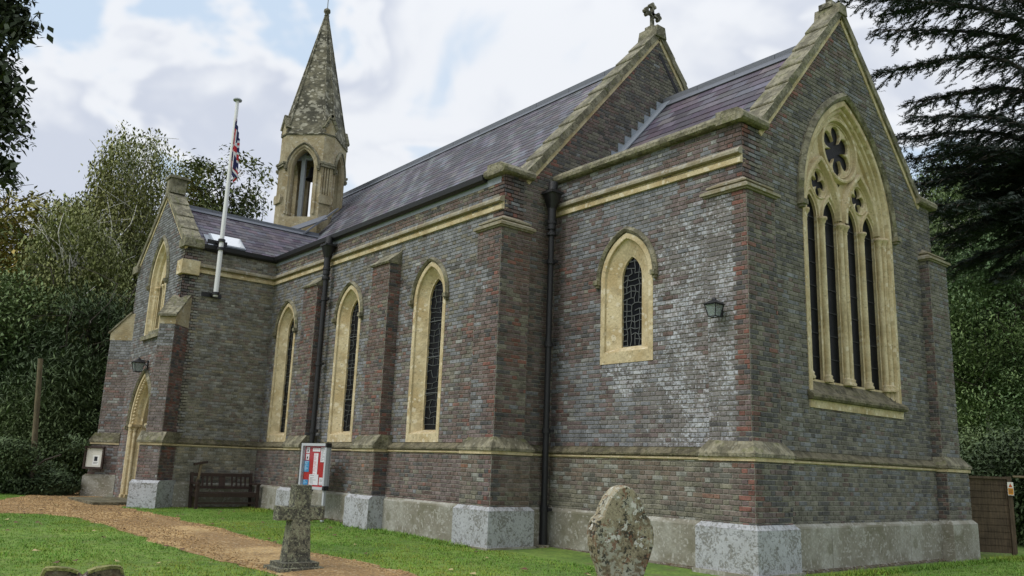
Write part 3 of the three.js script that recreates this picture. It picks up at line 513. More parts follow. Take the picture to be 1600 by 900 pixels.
cornerButtress(1, -1, 0, CZ, 0.68, 'quoinDark', 'east', M.plinth, 33, false);
cornerButtress(1, 1, NX, NZ, 0.63, 'butNave', 'butBrown', M.flake, 35, true);
function wallButtress(cx, seed) {
  const w = 0.38, b = part('buttress', boxUV(joined([box(cx - w, cx + w, 1.9, 6.05, NZ - 0.2, NZ + 0.31), box(cx - w - 0.07, cx + w + 0.07, 0.7, 1.74, NZ - 0.2, NZ + 0.42)]), 1.6), M.mortar, church);
  const lay = (h, p, y0, y1) => { const r = [[0, y0], [2 * h, y0], [2 * h, y1], [0, y1]]; layBricks(frame([cx - h, 0, NZ + p], [1, 0, 0], [0, 0, 1]), r, [], 'butBrown', b, { seed }); layBricks(frame([cx + h, 0, NZ + p], [0, 0, -1], [1, 0, 0]), [[0, y0], [p, y0], [p, y1], [0, y1]], [], 'quoin', b, { seed: seed + 1 }); };
  lay(w, 0.31, 1.95, 6.02); lay(w + 0.07, 0.42, 0.74, 1.71);
  const side = (pr, h) => prism(pr.map(([o, y]) => [-o, y]), 2 * h, new THREE.Matrix4().makeBasis(V3(0, 0, -1), V3(0, 1, 0), V3(1, 0, 0)).setPosition(cx - h, 0, NZ));
  part('buttress_cap', boxUV(joined([side([[-0.05, 5.98], [0.36, 5.98], [0.38, 6.02], [0.34, 6.05], [0.0, 6.33], [-0.05, 6.33]], w + 0.03)]), 2), M.moss, b);
  part('buttress_weathering', boxUV(side([[-0.05, 1.775], [0.5, 1.775], [0.5, 1.84], [0.31, 2.08], [-0.05, 2.08]], w + 0.12), 2), M.moss, b);
  part('string_course', boxUV(side([[-0.05, 1.71], [0.46, 1.71], [0.46, 1.77], [-0.05, 1.77]], w + 0.1), 2), M.stone, b);
  part('plinth_stone', boxUV(side([[-0.05, -0.3], [0.52, -0.3], [0.52, 0.7], [0.43, 0.775], [-0.05, 0.775]], w + 0.14), 2), M.flake, b);
  for (const e of [-1, 1]) part('string_course', boxUV(box(cx + e * (w + 0.09), cx + e * (w + 0.13), 1.77, 1.84, NZ + 0.15, NZ + 0.45), 2), M.moss, b);
}
wallButtress(-8.75, 41); wallButtress(-12.38, 43);
// transept: buttresses set cornerwise, with stepped stone slopes over red quoins
function diagonalButtress(cx, cz, nx, nz, seed, zf, zs, pl) {
  const q = Math.SQRT1_2, n = [nx * q, 0, nz * q], u = [n[2], 0, -n[0]], F = frame([cx, 0, cz], u, n), w = 0.22, p = 0.5;
  const b = part('buttress', boxUV(joined([box(-w, w, 1.9, 5.1, -0.3, p), box(-w - 0.07, w + 0.07, 0, 1.74, -0.3, p + 0.1)]).applyMatrix4(F), 1.6), M.mortar, church);
  const lay = (hw, pr, y0, y1) => {
    const V = (x, z) => [cx + u[0] * x + n[0] * z, 0, cz + u[2] * x + n[2] * z], r = (l) => [[0, y0], [l, y0], [l, y1], [0, y1]];
    layBricks(frame(V(-hw, pr), u, n), r(2 * hw), [], zf, b, { seed });
    layBricks(frame(V(hw, pr), n.map((k) => -k), u), r(pr + 0.3), [], zs, b, { seed: seed + 1 });
    layBricks(frame(V(-hw, -0.3), n, u.map((k) => -k)), r(pr + 0.3), [], zf, b, { seed: seed + 2 });
  };
  lay(w, p, 1.95, 4.92); lay(w + 0.07, p + 0.1, 0.8, 1.71);
  const side = (pr, hw) => prism(pr.map(([z, y]) => [-z, y]), 2 * hw, new THREE.Matrix4().makeBasis(V3(0, 0, -1), V3(0, 1, 0), V3(1, 0, 0)).setPosition(-hw, 0, 0)).applyMatrix4(F);
  part('buttress_cap', boxUV(side([[-0.3, 4.92], [p + 0.015, 4.92], [p + 0.015, 5.14], [-0.05, 5.74], [-0.3, 5.8]], w + 0.015), 2), M.stoneGrey, b);
  const k = 4; for (let i = 0; i < k; i++) { const za = mix(p + 0.08, -0.1, i / k), zb = mix(p + 0.08, -0.1, (i + 1) / k), ya = mix(5.12, 5.78, i / k), yb = mix(5.12, 5.78, (i + 1) / k); part('weathering_slab', boxUV(side([[za, ya], [za, ya + 0.06], [zb, yb + 0.045], [zb, yb - 0.02]], w + 0.045), 2), M.moss, b); }
  part('buttress_weathering', boxUV(side([[-0.3, 1.775], [p + 0.17, 1.775], [p + 0.17, 1.83], [p, 2.06], [-0.3, 2.06]], w + 0.13), 2), M.moss, b);
  part('string_course', boxUV(side([[-0.3, 1.71], [p + 0.14, 1.71], [p + 0.14, 1.77], [-0.3, 1.77]], w + 0.11), 2), M.stone, b);
  part('plinth_stone', boxUV(side([[-0.35, -0.1], [p + 0.2, -0.1], [p + 0.2, 0.75], [p + 0.11, 0.82], [-0.35, 0.82]], w + 0.16), 2), pl, b);
}
diagonalButtress(TX, TZ, 1, 1, 51, 'porch', 'quoin', M.flake);
diagonalButtress(-20, TZ, -1, 1, 55, 'porch', 'porch', M.plinth);
// ---- windows
lancet(S0, cw, { a: 0.25, bottom: 3.77 }, 0.16, 0.33, { net: [5, 15, 0.2, 0.012], seed: 61, hoodD: 0.16 });
[[-7.08, 62], [-10.7, 63], [-14.35, 64]].forEach(([cx, sd]) => lancet(SN, nw(cx), { a: 0.29, bottom: 2.2 }, 0.2, 0.27, { net: [3, 26, 0.3, 0.007], seed: sd, rails: 3 }));
{ // the great east window: four lights, two quatrefoils and a rose
  const s = ew, c0 = s.cx, g = loft(E0, [ring(s, 0, -0.05), ring(s, 0, 0.025), ring(s, -0.015, 0.03), ring(s, -0.1, 0.03), ring(s, -0.115, 0.01), ring(s, -0.13, -0.05), ring(s, -0.17, -0.035), ring(s, -0.2, -0.05), ring(s, -0.215, -0.1), ring(s, -0.25, -0.09), ring(s, -0.29, -0.12), ring(s, -0.3, -0.2), ring(s, -0.3, -0.5)]);
  const win = part('window', boxUV(g, 2), M.stone, church);
  part('hood_mould', hood(E0, s, 0.012, 0.16, 0.11, 0.08), M.moss, win);
  const R = (s.a * s.a + s.rise * s.rise) / (2 * s.a), inn = { cx: c0, a: s.a - 0.29, rise: Math.sqrt((R - 0.29) ** 2 - (R - s.a) ** 2), spring: s.spring };
  const foil = (cx, cy, n, c, r, rot, k = 6) => { const p = [], e = Math.PI / n, t = c * Math.cos(e) + Math.sqrt(r * r - (c * Math.sin(e)) ** 2); for (let i = 0; i < n; i++) { const th = rot + i * 2 * e, half = Math.atan2(t * Math.sin(e), t * Math.cos(e) - c); for (let j = 0; j < k; j++) { const a = -half + 2 * half * j / k; p.push([cx + c * Math.cos(th) + r * Math.cos(th + a), cy + c * Math.sin(th) + r * Math.sin(th + a)]); } } return p; };
  const petal = (cx, cy, n, c, r, cusp, rot) => { const p = []; for (let i = 0; i < n; i++) { const th = rot + i * 2 * Math.PI / n; for (let j = 0; j <= 10; j++) { const a = -2.05 + 4.1 * j / 10; p.push([cx + c * Math.cos(th) + r * Math.cos(th + a), cy + c * Math.sin(th) + r * Math.sin(th + a)]); } p.push([cx + cusp * Math.cos(th + Math.PI / n), cy + cusp * Math.sin(th + Math.PI / n)]); } return p; };
  const lights = [-1.07, -0.39, 0.39, 1.07].map((d) => arch(c0 + d, 0.235, 0.42, 6.3, 3.2, 0, 8));
  const roseY = 7.84, holes = [...lights, petal(c0 - 0.73, 6.98, 4, 0.16, 0.11, 0.1, 0), petal(c0 + 0.73, 6.98, 4, 0.16, 0.11, 0.1, 0), petal(c0, roseY, 6, 0.355, 0.165, 0.21, Math.PI / 2)];
  const spand = [[[c0 - 0.1, 7.2], [c0 + 0.1, 7.2], [c0, 7.06]]];
  const outline = arch(inn.cx, inn.a + 0.03, inn.rise, inn.spring, 3.1);
  const plate = new THREE.ExtrudeGeometry(shapeOf(outline, [...holes, ...spand]), { depth: 0.05, bevelEnabled: true, bevelSize: 0.02, bevelThickness: 0.02, bevelOffset: -0.015, bevelSegments: 2 }).translate(0, 0, -0.25).applyMatrix4(E0);
  part('tracery', boxUV(plate, 2), M.stone, win);
  // raised mouldings on the tracery: ring round the rose, arch over each pair, arch over each light
  const band = (pts, w, z0, z1, close) => { const P = []; const n = pts.length, off = (i, d) => { const a = pts[close ? (i - 1 + n) % n : Math.max(0, i - 1)], b = pts[close ? (i + 1) % n : Math.min(n - 1, i + 1)], tx = b[0] - a[0], ty = b[1] - a[1], l = Math.hypot(tx, ty) || 1; return [pts[i][0] - ty / l * d, pts[i][1] + tx / l * d]; }; const prof = [[-w, z0], [-w * 0.55, z1 - 0.01], [0, z1], [w * 0.55, z1 - 0.01], [w, z0]]; for (let i = 0; i < (close ? n : n - 1); i++) for (let k = 0; k + 1 < prof.length; k++) { const j = (i + 1) % n, q = [[...off(i, prof[k][0]), prof[k][1]], [...off(j, prof[k][0]), prof[k][1]], [...off(j, prof[k + 1][0]), prof[k + 1][1]], [...off(i, prof[k + 1][0]), prof[k + 1][1]]]; for (const t of [0, 1, 2, 0, 2, 3]) P.push(...q[t]); } const G = new THREE.BufferGeometry(); G.setAttribute('position', new THREE.BufferAttribute(new Float32Array(P), 3)); G.computeVertexNormals(); return G; };
  const circ = (r) => Array.from({ length: 40 }, (_, i) => [c0 + r * Math.cos(i * Math.PI / 20), roseY + r * Math.sin(i * Math.PI / 20)]);
  const bands = [band(circ(0.63), 0.06, -0.19, -0.09, true), band(circ(0.55), 0.022, -0.19, -0.15, true)];
  for (const d of [-0.73, 0.73]) {
    bands.push(band(arch(c0 + d, 0.62, 1.13, 6.35, 6.3, 0, 12).slice(1, -1), 0.07, -0.19, -0.08));
    bands.push(band(Array.from({ length: 24 }, (_, i) => [c0 + d + 0.295 * Math.cos(i * Math.PI / 12), 6.98 + 0.295 * Math.sin(i * Math.PI / 12)]), 0.022, -0.19, -0.15, true));
    for (const e of [-0.34, 0.34]) bands.push(band(arch(c0 + d + e, 0.29, 0.5, 6.3, 6.25, 0, 10).slice(1, -1), 0.04, -0.19, -0.14));
  }
  part('tracery_moulding', boxUV(joined(bands).applyMatrix4(E0), 2), M.stone, win);
  for (const [d, r] of [[-1.38, 0.055], [-0.73, 0.055], [-0.075, 0.055], [0.075, 0.055], [0.73, 0.055], [1.38, 0.055], [-1.46, 0.05], [1.46, 0.05]]) {
    const z = Math.abs(d) > 1.4 ? -0.07 : Math.abs(d) > 1 ? -0.13 : -0.15;
    part('colonnette', boxUV(joined([new THREE.CylinderGeometry(r, r, 2.9, 12).translate(0, 4.72, 0), new THREE.LatheGeometry([[r + 0.035, 0], [r + 0.045, 0.04], [r + 0.015, 0.08], [r + 0.03, 0.11], [r, 0.14]].map(([a, b]) => new THREE.Vector2(a, b)), 12).translate(0, 3.19, 0), new THREE.LatheGeometry([[r, 0], [r + 0.012, 0.02], [r, 0.04], [r + 0.03, 0.12], [r + 0.05, 0.14], [r + 0.05, 0.18], [0.0, 0.18]].map(([a, b]) => new THREE.Vector2(a, b)), 12).translate(0, 6.12, 0)]).translate(c0 + d, 0, z).applyMatrix4(E0), 2), M.stone, win);
  }
  part('pane', new THREE.ShapeGeometry(shapeOf(arch(inn.cx, inn.a, inn.rise, inn.spring, 3.1))).translate(0, 0, -0.245).applyMatrix4(E0), M.glass, win);
  const sb = []; for (const d of [-1.07, -0.39, 0.39, 1.07]) for (let k = 1; k < 8; k++) sb.push(box(c0 + d - 0.22, c0 + d + 0.22, 3.2 + k * 0.44 - 0.008, 3.2 + k * 0.44 + 0.008, -0.24, -0.225)); part('saddle_bar', joined(sb).applyMatrix4(E0), M.iron, win);
  const basis = new THREE.Matrix4().makeBasis(V3(0, 0, -1), V3(0, 1, 0), V3(1, 0, 0));
  const sill = (pr, u0, u1) => prism(pr.map(([o, y]) => [-o, y]), u1 - u0, basis.clone().setPosition(u0, 0, 0)).applyMatrix4(E0);
  part('sill', boxUV(sill([[-0.5, 2.9], [0.0, 2.9], [-0.02, 3.0], [-0.2, 3.2], [-0.5, 3.22]], c0 - 1.55, c0 + 1.55), 2), M.mossDark, win);
  part('sill', boxUV(sill([[-0.3, 2.82], [0.1, 2.82], [0.13, 2.86], [0.12, 2.91], [0.01, 2.99], [-0.3, 2.99]], c0 - 1.7, c0 + 1.7), 2), M.mossDark, win);
  part('sill', boxUV(sill([[-0.2, 2.68], [0.035, 2.68], [0.045, 2.815], [-0.2, 2.815]], c0 - 1.66, c0 + 1.66), 2), M.stone, win);
}
{ // two-light window and doorway of the transept gable
  const s = { ...tw }, win = part('window', boxUV(loft(ST, [ring(s, 0, -0.05), ring(s, 0, 0.025), ring(s, -0.1, 0.025), ring(s, -0.14, -0.06), ring(s, -0.2, -0.1), ring(s, -0.24, -0.22), ring(s, -0.24, -0.4)]), 2), M.stone, church);
  part('hood_mould', hood(ST, s, 0.012, 0.13, 0.09, 0.055), M.moss, win);
  const pl = new THREE.ExtrudeGeometry(shapeOf(arch(s.cx, s.a - 0.2, 1.05, s.spring, 5.0), [arch(s.cx - 0.28, 0.2, 0.35, 6.35, 5.15, 0, 8), arch(s.cx + 0.28, 0.2, 0.35, 6.35, 5.15, 0, 8), Array.from({ length: 16 }, (_, i) => [s.cx + 0.17 * Math.cos(i * Math.PI / 8), 6.98 + 0.17 * Math.sin(i * Math.PI / 8)])]), { depth: 0.12, bevelEnabled: true, bevelSize: 0.02, bevelThickness: 0.02, bevelSegments: 1 }).translate(0, 0, -0.32).applyMatrix4(ST);
  part('tracery', boxUV(pl, 2), M.stone, win);
  for (const d of [-0.6, 0, 0.6]) part('colonnette', boxUV(joined([rod([0, 5.1, 0], [0, 6.3, 0], 0.05, 0.05, 10), new THREE.LatheGeometry([[0.05, 0], [0.06, 0.02], [0.05, 0.04], [0.1, 0.12], [0.1, 0.17], [0, 0.17]].map(([a, b]) => new THREE.Vector2(a, b)), 10).translate(0, 6.26, 0)]).translate(s.cx + d, 0, -0.17).applyMatrix4(ST), 2), M.stone, win);
  part('pane', new THREE.ShapeGeometry(shapeOf(arch(s.cx, s.a - 0.2, 1.1, s.spring, 5.0))).translate(0, 0, -0.34).applyMatrix4(ST), M.glass, win);
  part('sill', boxUV(joined([box(s.cx - 0.85, s.cx + 0.85, 4.78, 4.9, TZ - 0.3, TZ + 0.1), box(s.cx - 0.6, s.cx + 0.6, 4.9, 5.06, TZ - 0.4, TZ - 0.04)]), 2), M.moss, win);
  const d = dw, door = part('doorway', boxUV(loft(ST, [ring(d, 0, -0.05), ring(d, 0, 0.03), ring(d, -0.1, 0.03), ring(d, -0.13, -0.06), ring(d, -0.19, -0.04), ring(d, -0.22, -0.12), ring(d, -0.27, -0.1), ring(d, -0.3, -0.2), ring(d, -0.36, -0.24), ring(d, -0.36, -0.48)]), 2), M.stone, church);
  part('hood_mould', hood(ST, d, 0.012, 0.13, 0.1, 0.06), M.moss, door);
  for (const e of [-1, 1]) for (const [o, z] of [[0.83, -0.02], [0.72, -0.1]]) part('colonnette', boxUV(joined([rod([0, 0.3, 0], [0, 2.15, 0], 0.05, 0.05, 10), new THREE.LatheGeometry([[0.05, 0], [0.065, 0.02], [0.05, 0.04], [0.09, 0.12], [0.1, 0.17], [0, 0.17]].map(([a, b]) => new THREE.Vector2(a, b)), 10).translate(0, 2.1, 0), box(-0.1, 0.1, 0.05, 0.3, -0.09, 0.09)]).translate(d.cx + e * o, 0, z).applyMatrix4(ST), 2), M.stone, door);
  const dots = []; const A = arch(d.cx, d.a, d.rise, d.spring, 0, -0.16, 16).slice(1, -1); for (const [x, y] of A) dots.push(new THREE.IcosahedronGeometry(0.05, 0).translate(x, y, -0.035)); part('carved_flower', boxUV(joined(dots).applyMatrix4(ST), 2), M.stone, door);
  part('impost', boxUV(joined([-1, 1].map((e) => box(Math.min(d.cx + e * 0.62, d.cx + e * 1.0), Math.max(d.cx + e * 0.62, d.cx + e * 1.0), 2.24, 2.31, TZ - 0.3, TZ + 0.05))), 2), M.stone, door);
  for (let i = 0; i < 6; i++) { const x0 = d.cx - 0.62 + i * 0.207; part('door_board', prism(spans([arch(d.cx, 0.62, 1.15, d.spring, 0.12)], 0.2).length ? [[x0, 0.12], [x0 + 0.2, 0.12], [x0 + 0.2, d.spring + 1.15 * Math.sqrt(Math.max(0, 1 - Math.abs(x0 + 0.2 - d.cx) / 0.63))], [x0, d.spring + 1.15 * Math.sqrt(Math.max(0, 1 - Math.abs(x0 - d.cx) / 0.63))]] : [], 0.06).translate(0, 0, -0.46).applyMatrix4(ST), M.door, door); }
}
// a stone slab lies before the door
struct('door_step', boxUV(joined([box(-18.7, -16.0, 0.05, 0.21, TZ + 0.02, 5.5)]), 2), M.mossDark);

// ---- roofs: sheathing, slates, ridges
function slope(F, L, W, gauge, sw, name, seed, kind, cutFn) {       // F: origin at the eave corner, x along the eave, y up the slope, z out
  const base = part('roof', boxUV(box(0, L, 0, W, -0.12, -0.012).applyMatrix4(F), 1.2), M.underlay, church), r = rng(seed);
  const U = V3().setFromMatrixColumn(F, 0), S = V3().setFromMatrixColumn(F, 1), Nn = V3().setFromMatrixColumn(F, 2);
  for (let j = 0; j * gauge < W - 0.05; j++) for (let i = -1; i * sw < L; i++) {
    const u0 = Math.max(0, i * sw + (j % 2) * sw / 2), u1 = Math.min(L, i * sw + (j % 2) * sw / 2 + sw); if (u1 - u0 < 0.05) continue;
    const v0 = j * gauge, v1 = Math.min(W, v0 + gauge * 1.9), um = (u0 + u1) / 2, vm = (v0 + v1) / 2; if (cutFn && !cutFn(um, vm)) continue;
    const t = 0.011 / gauge, n = Nn.clone().addScaledVector(S, -t * 0.0 + 0.05 + 0.01 * (r() - 0.5)).addScaledVector(U, 0.012 * (r() - 0.5)).normalize(), v = S.clone().addScaledVector(Nn, -0.05).normalize();
    const streak = fbm(um * 2.6 + vm * 2.2 + 50, vm * 0.45, 3, 300 + seed), big = fbm(um * 0.4, vm * 0.4, 3, 310 + seed);
    let c = mix3(kind === 'nave' ? [0.075, 0.068, 0.085] : [0.07, 0.055, 0.078], kind === 'nave' ? [0.165, 0.16, 0.18] : [0.155, 0.135, 0.165], sm(0.3, 0.7, 0.6 * big + 0.4 * r()));
    c = mix3(c, [0.25, 0.255, 0.29], (kind === 'nave' ? 0.55 : 0.25) * sm(0.56, 0.66, streak + 0.15 * (r() - 0.5)));
    if (kind === 'chancel') c = mix3(c, [0.06, 0.045, 0.055], 0.5 * sm(0.5, 0.6, big));
    const dark = r() < 0.08 ? 0.7 : 1; c = c.map((x) => x * dark * (0.88 + 0.24 * r()));
    slates.add(V3(um, vm, 0.022 + 0.003 * r()).applyMatrix4(F), U, v, n, (u1 - u0) / 2 - 0.003, (v1 - v0) / 2, 0.012, c, 0, base, [um + seed, vm]);
  }
  return base;
}
function slopeFrame(o, u, up, rise, run) { const y = V3(...up).multiplyScalar(run).add(V3(0, rise, 0)).normalize(), x = V3(...u), z = x.clone().cross(y); return new THREE.Matrix4().makeBasis(x, y, z).setPosition(...o); }
const nW = Math.hypot(11.6 - 7.3, 0.5 - NR), cW = Math.hypot(10.28 - 7.2, 3.44 - 0.62), tW = Math.hypot(8.95 - 7.22, 2.3);
const FN = slopeFrame([-21.4, 7.3, 0.5], [1, 0, 0], [0, 0, -1], 4.3, 3.75);
slope(FN, 16.75, nW, 0.2, 0.3, 'nave', 71, 'nave');
slope(slopeFrame([NX + 0.02, 7.2, -0.62], [1, 0, 0], [0, 0, -1], 3.08, 2.82), 4.25, cW, 0.3, 0.42, 'chancel', 72, 'chancel');
slope(slopeFrame([TX + 0.02, 7.22, TZ - 0.35], [0, 0, -1], [-1, 0, 0], 1.73, 2.27), 4.9, tW + 0.04, 0.21, 0.3, 'transept', 73, 'transept');
// far slopes, one sheet each
part('roof', boxUV(joined([prism([[0, 0], [0.1, 0.08], [-3.65, 4.38], [-3.7, 4.3]], 16.8, new THREE.Matrix4().makeBasis(V3(0, 0, -1), V3(0, 1, 0), V3(1, 0, 0)).setPosition(-21.4, 7.25, -6.95)), prism([[0, 0], [0.1, 0.06], [-2.75, 3.1], [-2.82, 3.03]], 4.2, new THREE.Matrix4().makeBasis(V3(0, 0, -1), V3(0, 1, 0), V3(1, 0, 0)).setPosition(NX + 0.02, 7.2, -6.26)), prism([[-20.05, 7.2], [-17.75, 8.92], [-17.75, 9.0], [-20.1, 7.28]], 5.2).translate(0, 0, -1.15)]), 1.2), M.underlay, church);
part('roof', boxUV(box(-21.4, NX - 0.1, 7.1, 7.24, 0.4, NZ + 0.02), 1.2), M.lead, church);
part('roof', boxUV(box(NX, -0.45, 7.05, 7.2, -0.7, -0.1), 1.2), M.lead, church);
const ridge = (a, b, w, n) => { for (let i = 0; i < n; i++) { const A = V3(...a).lerp(V3(...b), i / n), B = V3(...a).lerp(V3(...b), (i + 0.99) / n); part('ridge_roll', bar(A.toArray(), B.toArray(), w * 0.8, w * 0.55), M.leadDark, church); } };
ridge([-21.4, 11.66, NR], [NX - 0.4, 11.66, NR], 0.24, 12); ridge([NX + 0.05, 10.32, -3.44], [-0.42, 10.32, -3.44], 0.24, 4); ridge([-17.75, 8.99, TZ - 0.42], [-17.75, 8.99, -0.9], 0.22, 5);
{ // lead aprons by the ridges, stepped flashing where the chancel roof meets the nave gable, rooflight
  const F = slopeFrame([NX + 0.02, 7.2, -0.62], [1, 0, 0], [0, 0, -1], 3.08, 2.82);
  part('ridge_apron', boxUV(box(0, 4.25, cW - 0.28, cW + 0.03, 0.04, 0.06).applyMatrix4(F), 1), M.leadDark, church);
  part('ridge_apron', boxUV(box(0, 16.7, nW - 0.2, nW + 0.03, 0.04, 0.06).applyMatrix4(FN), 1), M.leadDark, church);
  part('flashing', boxUV(box(0.0, 0.26, 0, cW, 0.045, 0.07).applyMatrix4(F), 1), M.lead, church);
  for (let i = 0; i < 12; i++) { const z = -0.72 - i * 0.222, y = 7.32 + i * 0.2425; part('step_flashing', boxUV(box(NX + 0.014, NX + 0.034, y, y + 0.3, z - 0.222, z).translate(0, 0, 0), 1), M.lead, church); }
  const G = slopeFrame([TX + 0.02, 7.22, TZ - 0.35], [0, 0, -1], [-1, 0, 0], 1.73, 2.27);
  part('ridge_apron', boxUV(box(0, 4.9, tW - 0.26, tW + 0.02, 0.045, 0.065).applyMatrix4(G), 1), M.leadDark, church);
  const rl = part('rooflight', box(0.45, 1.42, 0.3, 1.0, 0.05, 0.1).applyMatrix4(G), M.lead, church);
  part('pane', box(0.5, 1.38, 0.34, 0.97, 0.1, 0.115).applyMatrix4(G), new THREE.MeshPhysicalMaterial({ color: lin(0.62, 0.65, 0.68), roughness: 0.12, clearcoat: 1, clearcoatRoughness: 0.05 }), rl);
  part('flashing', box(0.3, 0.45, 0.26, 0.95, 0.045, 0.06).applyMatrix4(G), M.lead, rl);
}
// gutters
const gut = (F, u0, u1, y, o) => part('gutter', mould(F, [[o - 0.02, y - 0.06], [o + 0.08, y - 0.09], [o + 0.15, y - 0.05], [o + 0.17, y + 0.06], [o + 0.14, y + 0.06], [o - 0.02, y + 0.02]], u0, u1), M.iron, church);
gut(SN, TX, NX - 0.56, 7.28, 0); gut(FT, 0.46, TZ - NZ, 7.28, 0);
// rain-water pipes with hopper heads
function drain(x, z, yTop, hopper, y0) {
  const p = part('drainpipe', joined([rod([x, y0 + 0.05, z], [x, yTop, z], 0.062, 0.062, 12)]), M.iron, church);
  for (const y of [0.72, 2.2, 3.9, 5.6]) part('pipe_collar', joined([new THREE.CylinderGeometry(0.085, 0.085, 0.1, 12).translate(x, y, z), box(x - 0.13, x + 0.13, y - 0.03, y + 0.03, z - 0.09, z - 0.02)]), M.iron, p);
  const h = new THREE.CylinderGeometry(0.24, 0.1, 0.36, 4).rotateY(Math.PI / 4).scale(0.85, 1, 0.85); part('hopper_head', joined([h.translate(x, yTop + 0.1, z), box(x - 0.17, x + 0.17, yTop + 0.26, yTop + 0.31, z - 0.16, z + 0.16), rod([x, yTop - 0.5, z], [x, yTop - 0.05, z], 0.09, 0.085, 12), new THREE.CylinderGeometry(0.105, 0.105, 0.06, 12).translate(x, yTop - 0.35, z), new THREE.CylinderGeometry(0.105, 0.105, 0.06, 12).translate(x, yTop - 0.6, z)]), M.iron, p);
  part('pipe_inlet', rod([x, yTop + 0.3, z], [x, yTop + 0.52, z - 0.02], 0.1, 0.1, 10), M.iron, p);
  part('pipe_shoe', joined([rod([x, y0 + 0.02, z], [x, y0 + 0.75, z], 0.08, 0.075, 12)]), M.iron, p);
}
drain(NX + 0.2, 0.3, 6.78, true, 0.05); drain(-11.78, NZ + 0.2, 6.75, true, 0.1);

// ---- bell turret: a square set cornerwise with chamfered corners, open lancets and a stone spire
{
  const c = [-19.4, -1.25], L = 1.4, c2 = 0.42, half = (L + c2 * Math.SQRT2) / 2;
  const tur = new THREE.Group(); tur.name = 'bell_turret'; church.add(tur);
  const fr = (az, dist) => frame([c[0] + Math.cos(az) * dist, 0, c[1] + Math.sin(az) * dist], [Math.sin(az), 0, -Math.cos(az)], [Math.cos(az), 0, Math.sin(az)]);
  const s = { cx: 0, a: 0.55, rise: 0.86, spring: 11.62, bottom: 9.9 };
  for (let k = 0; k < 4; k++) {
    const az = Math.PI / 4 + k * Math.PI / 2, F = fr(az, half);
    const o = [[-L / 2, 7.5], [L / 2, 7.5], [L / 2, 12.86], [-L / 2, 12.86]], h = arch(0, s.a - 0.13, 0.7, s.spring, 9.8);
    part('turret_wall', boxUV(new THREE.ExtrudeGeometry(shapeOf(o, [h]), { depth: 0.3, bevelEnabled: false }).translate(0, 0, -0.3).applyMatrix4(F), 2), M.stoneGrey, tur);
    part('bell_opening', boxUV(loft(F, [ring(s, 0.0, -0.03), ring(s, 0, 0.045), ring(s, -0.06, 0.045), ring(s, -0.09, 0.0), ring(s, -0.15, -0.02), ring(s, -0.165, -0.12)]), 2), M.stoneGrey, tur);
    part('hood_mould', hood(F, s, 0.0, 0.09, 0.1, 0.05), M.moss, tur);
    const A = az + Math.PI / 4, G = fr(A, half * Math.SQRT2 - c2 / 2 + 0.0);
    part('turret_pier', boxUV(joined([box(-c2 / 2, c2 / 2, 7.5, 10.6, -0.35, 0.0), box(-c2 / 2 + 0.05, c2 / 2 - 0.05, 10.6, 11.7, -0.35, -0.1), box(-c2 / 2, c2 / 2, 11.7, 12.86, -0.35, 0.0), prism([[-c2 / 2 - 0.03, 10.3], [c2 / 2 + 0.03, 10.3], [c2 / 2 + 0.07, 10.5], [c2 / 2 + 0.03, 10.62], [-c2 / 2 - 0.03, 10.62], [-c2 / 2 - 0.07, 10.5]], 0.3).translate(0, 0, -0.24)]).applyMatrix4(G), 2), M.stoneGrey, tur);
    part('pier_mould', boxUV(joined([box(-c2 / 2 - 0.06, c2 / 2 + 0.06, 11.66, 11.74, -0.3, 0.06), box(-c2 / 2 - 0.1, c2 / 2 + 0.1, 11.742, 11.82, -0.3, 0.09)]).applyMatrix4(G), 2), M.moss, tur);
    for (const x of [-0.15, -0.05, 0.05, 0.15]) part('colonnette', boxUV(rod([x, 10.62, -0.05], [x, 11.66, -0.05], 0.04, 0.04, 8).applyMatrix4(G), 2), M.stoneGrey, tur);
    part('gablet', boxUV(prism([[-c2 / 2 - 0.02, 12.862], [c2 / 2 + 0.02, 12.862], [c2 / 2 + 0.02, 13.2], [0, 13.62], [-c2 / 2 - 0.02, 13.2]], 0.32).translate(0, 0, -0.3).applyMatrix4(G), 2), M.stoneGrey, tur);
    for (let i = 0; i < 3; i++) for (const e of [-1, 1]) { const y = 13.12 + i * 0.17, x = e * (c2 / 2 + 0.03 - i * 0.08); part('gablet_coping', boxUV(bar([x, y, 0], [x - e * 0.1, y + 0.19, 0], 0.1, 0.46).translate(0, 0, -0.16).applyMatrix4(G), 2), M.moss, tur); }
  }
  const oct = (r) => { const p = []; for (let k = 0; k < 4; k++) { const az = Math.PI / 4 + k * Math.PI / 2, cx = Math.cos(az), cz = Math.sin(az), tx = -cz, tz = cx; for (const e of [-1, 1]) p.push([(cx * half + tx * e * L / 2) * r, (cz * half + tz * e * L / 2) * r]); } return p; };
  const P = [], pushTri = (a, b, d) => P.push(...a, ...d, ...b); const rings = [[12.86, 1.03], [12.91, 1.04], [12.92, 1.0], [14.6, 0.7], [16.4, 0.35], [18.12, 0.05]];
  for (let k = 0; k + 1 < rings.length; k++) { const A = oct(rings[k][1]), B = oct(rings[k + 1][1]); for (let i = 0; i < 8; i++) { const j = (i + 1) % 8, q = [[c[0] + A[i][0], rings[k][0], c[1] + A[i][1]], [c[0] + A[j][0], rings[k][0], c[1] + A[j][1]], [c[0] + B[j][0], rings[k + 1][0], c[1] + B[j][1]], [c[0] + B[i][0], rings[k + 1][0], c[1] + B[i][1]]]; pushTri(q[0], q[1], q[2]); pushTri(q[0], q[2], q[3]); } }
  const A0 = oct(1.03); for (let i = 0; i < 8; i++) { const j = (i + 1) % 8; pushTri([c[0], 12.86, c[1]], [c[0] + A0[j][0], 12.86, c[1] + A0[j][1]], [c[0] + A0[i][0], 12.86, c[1] + A0[i][1]]); }
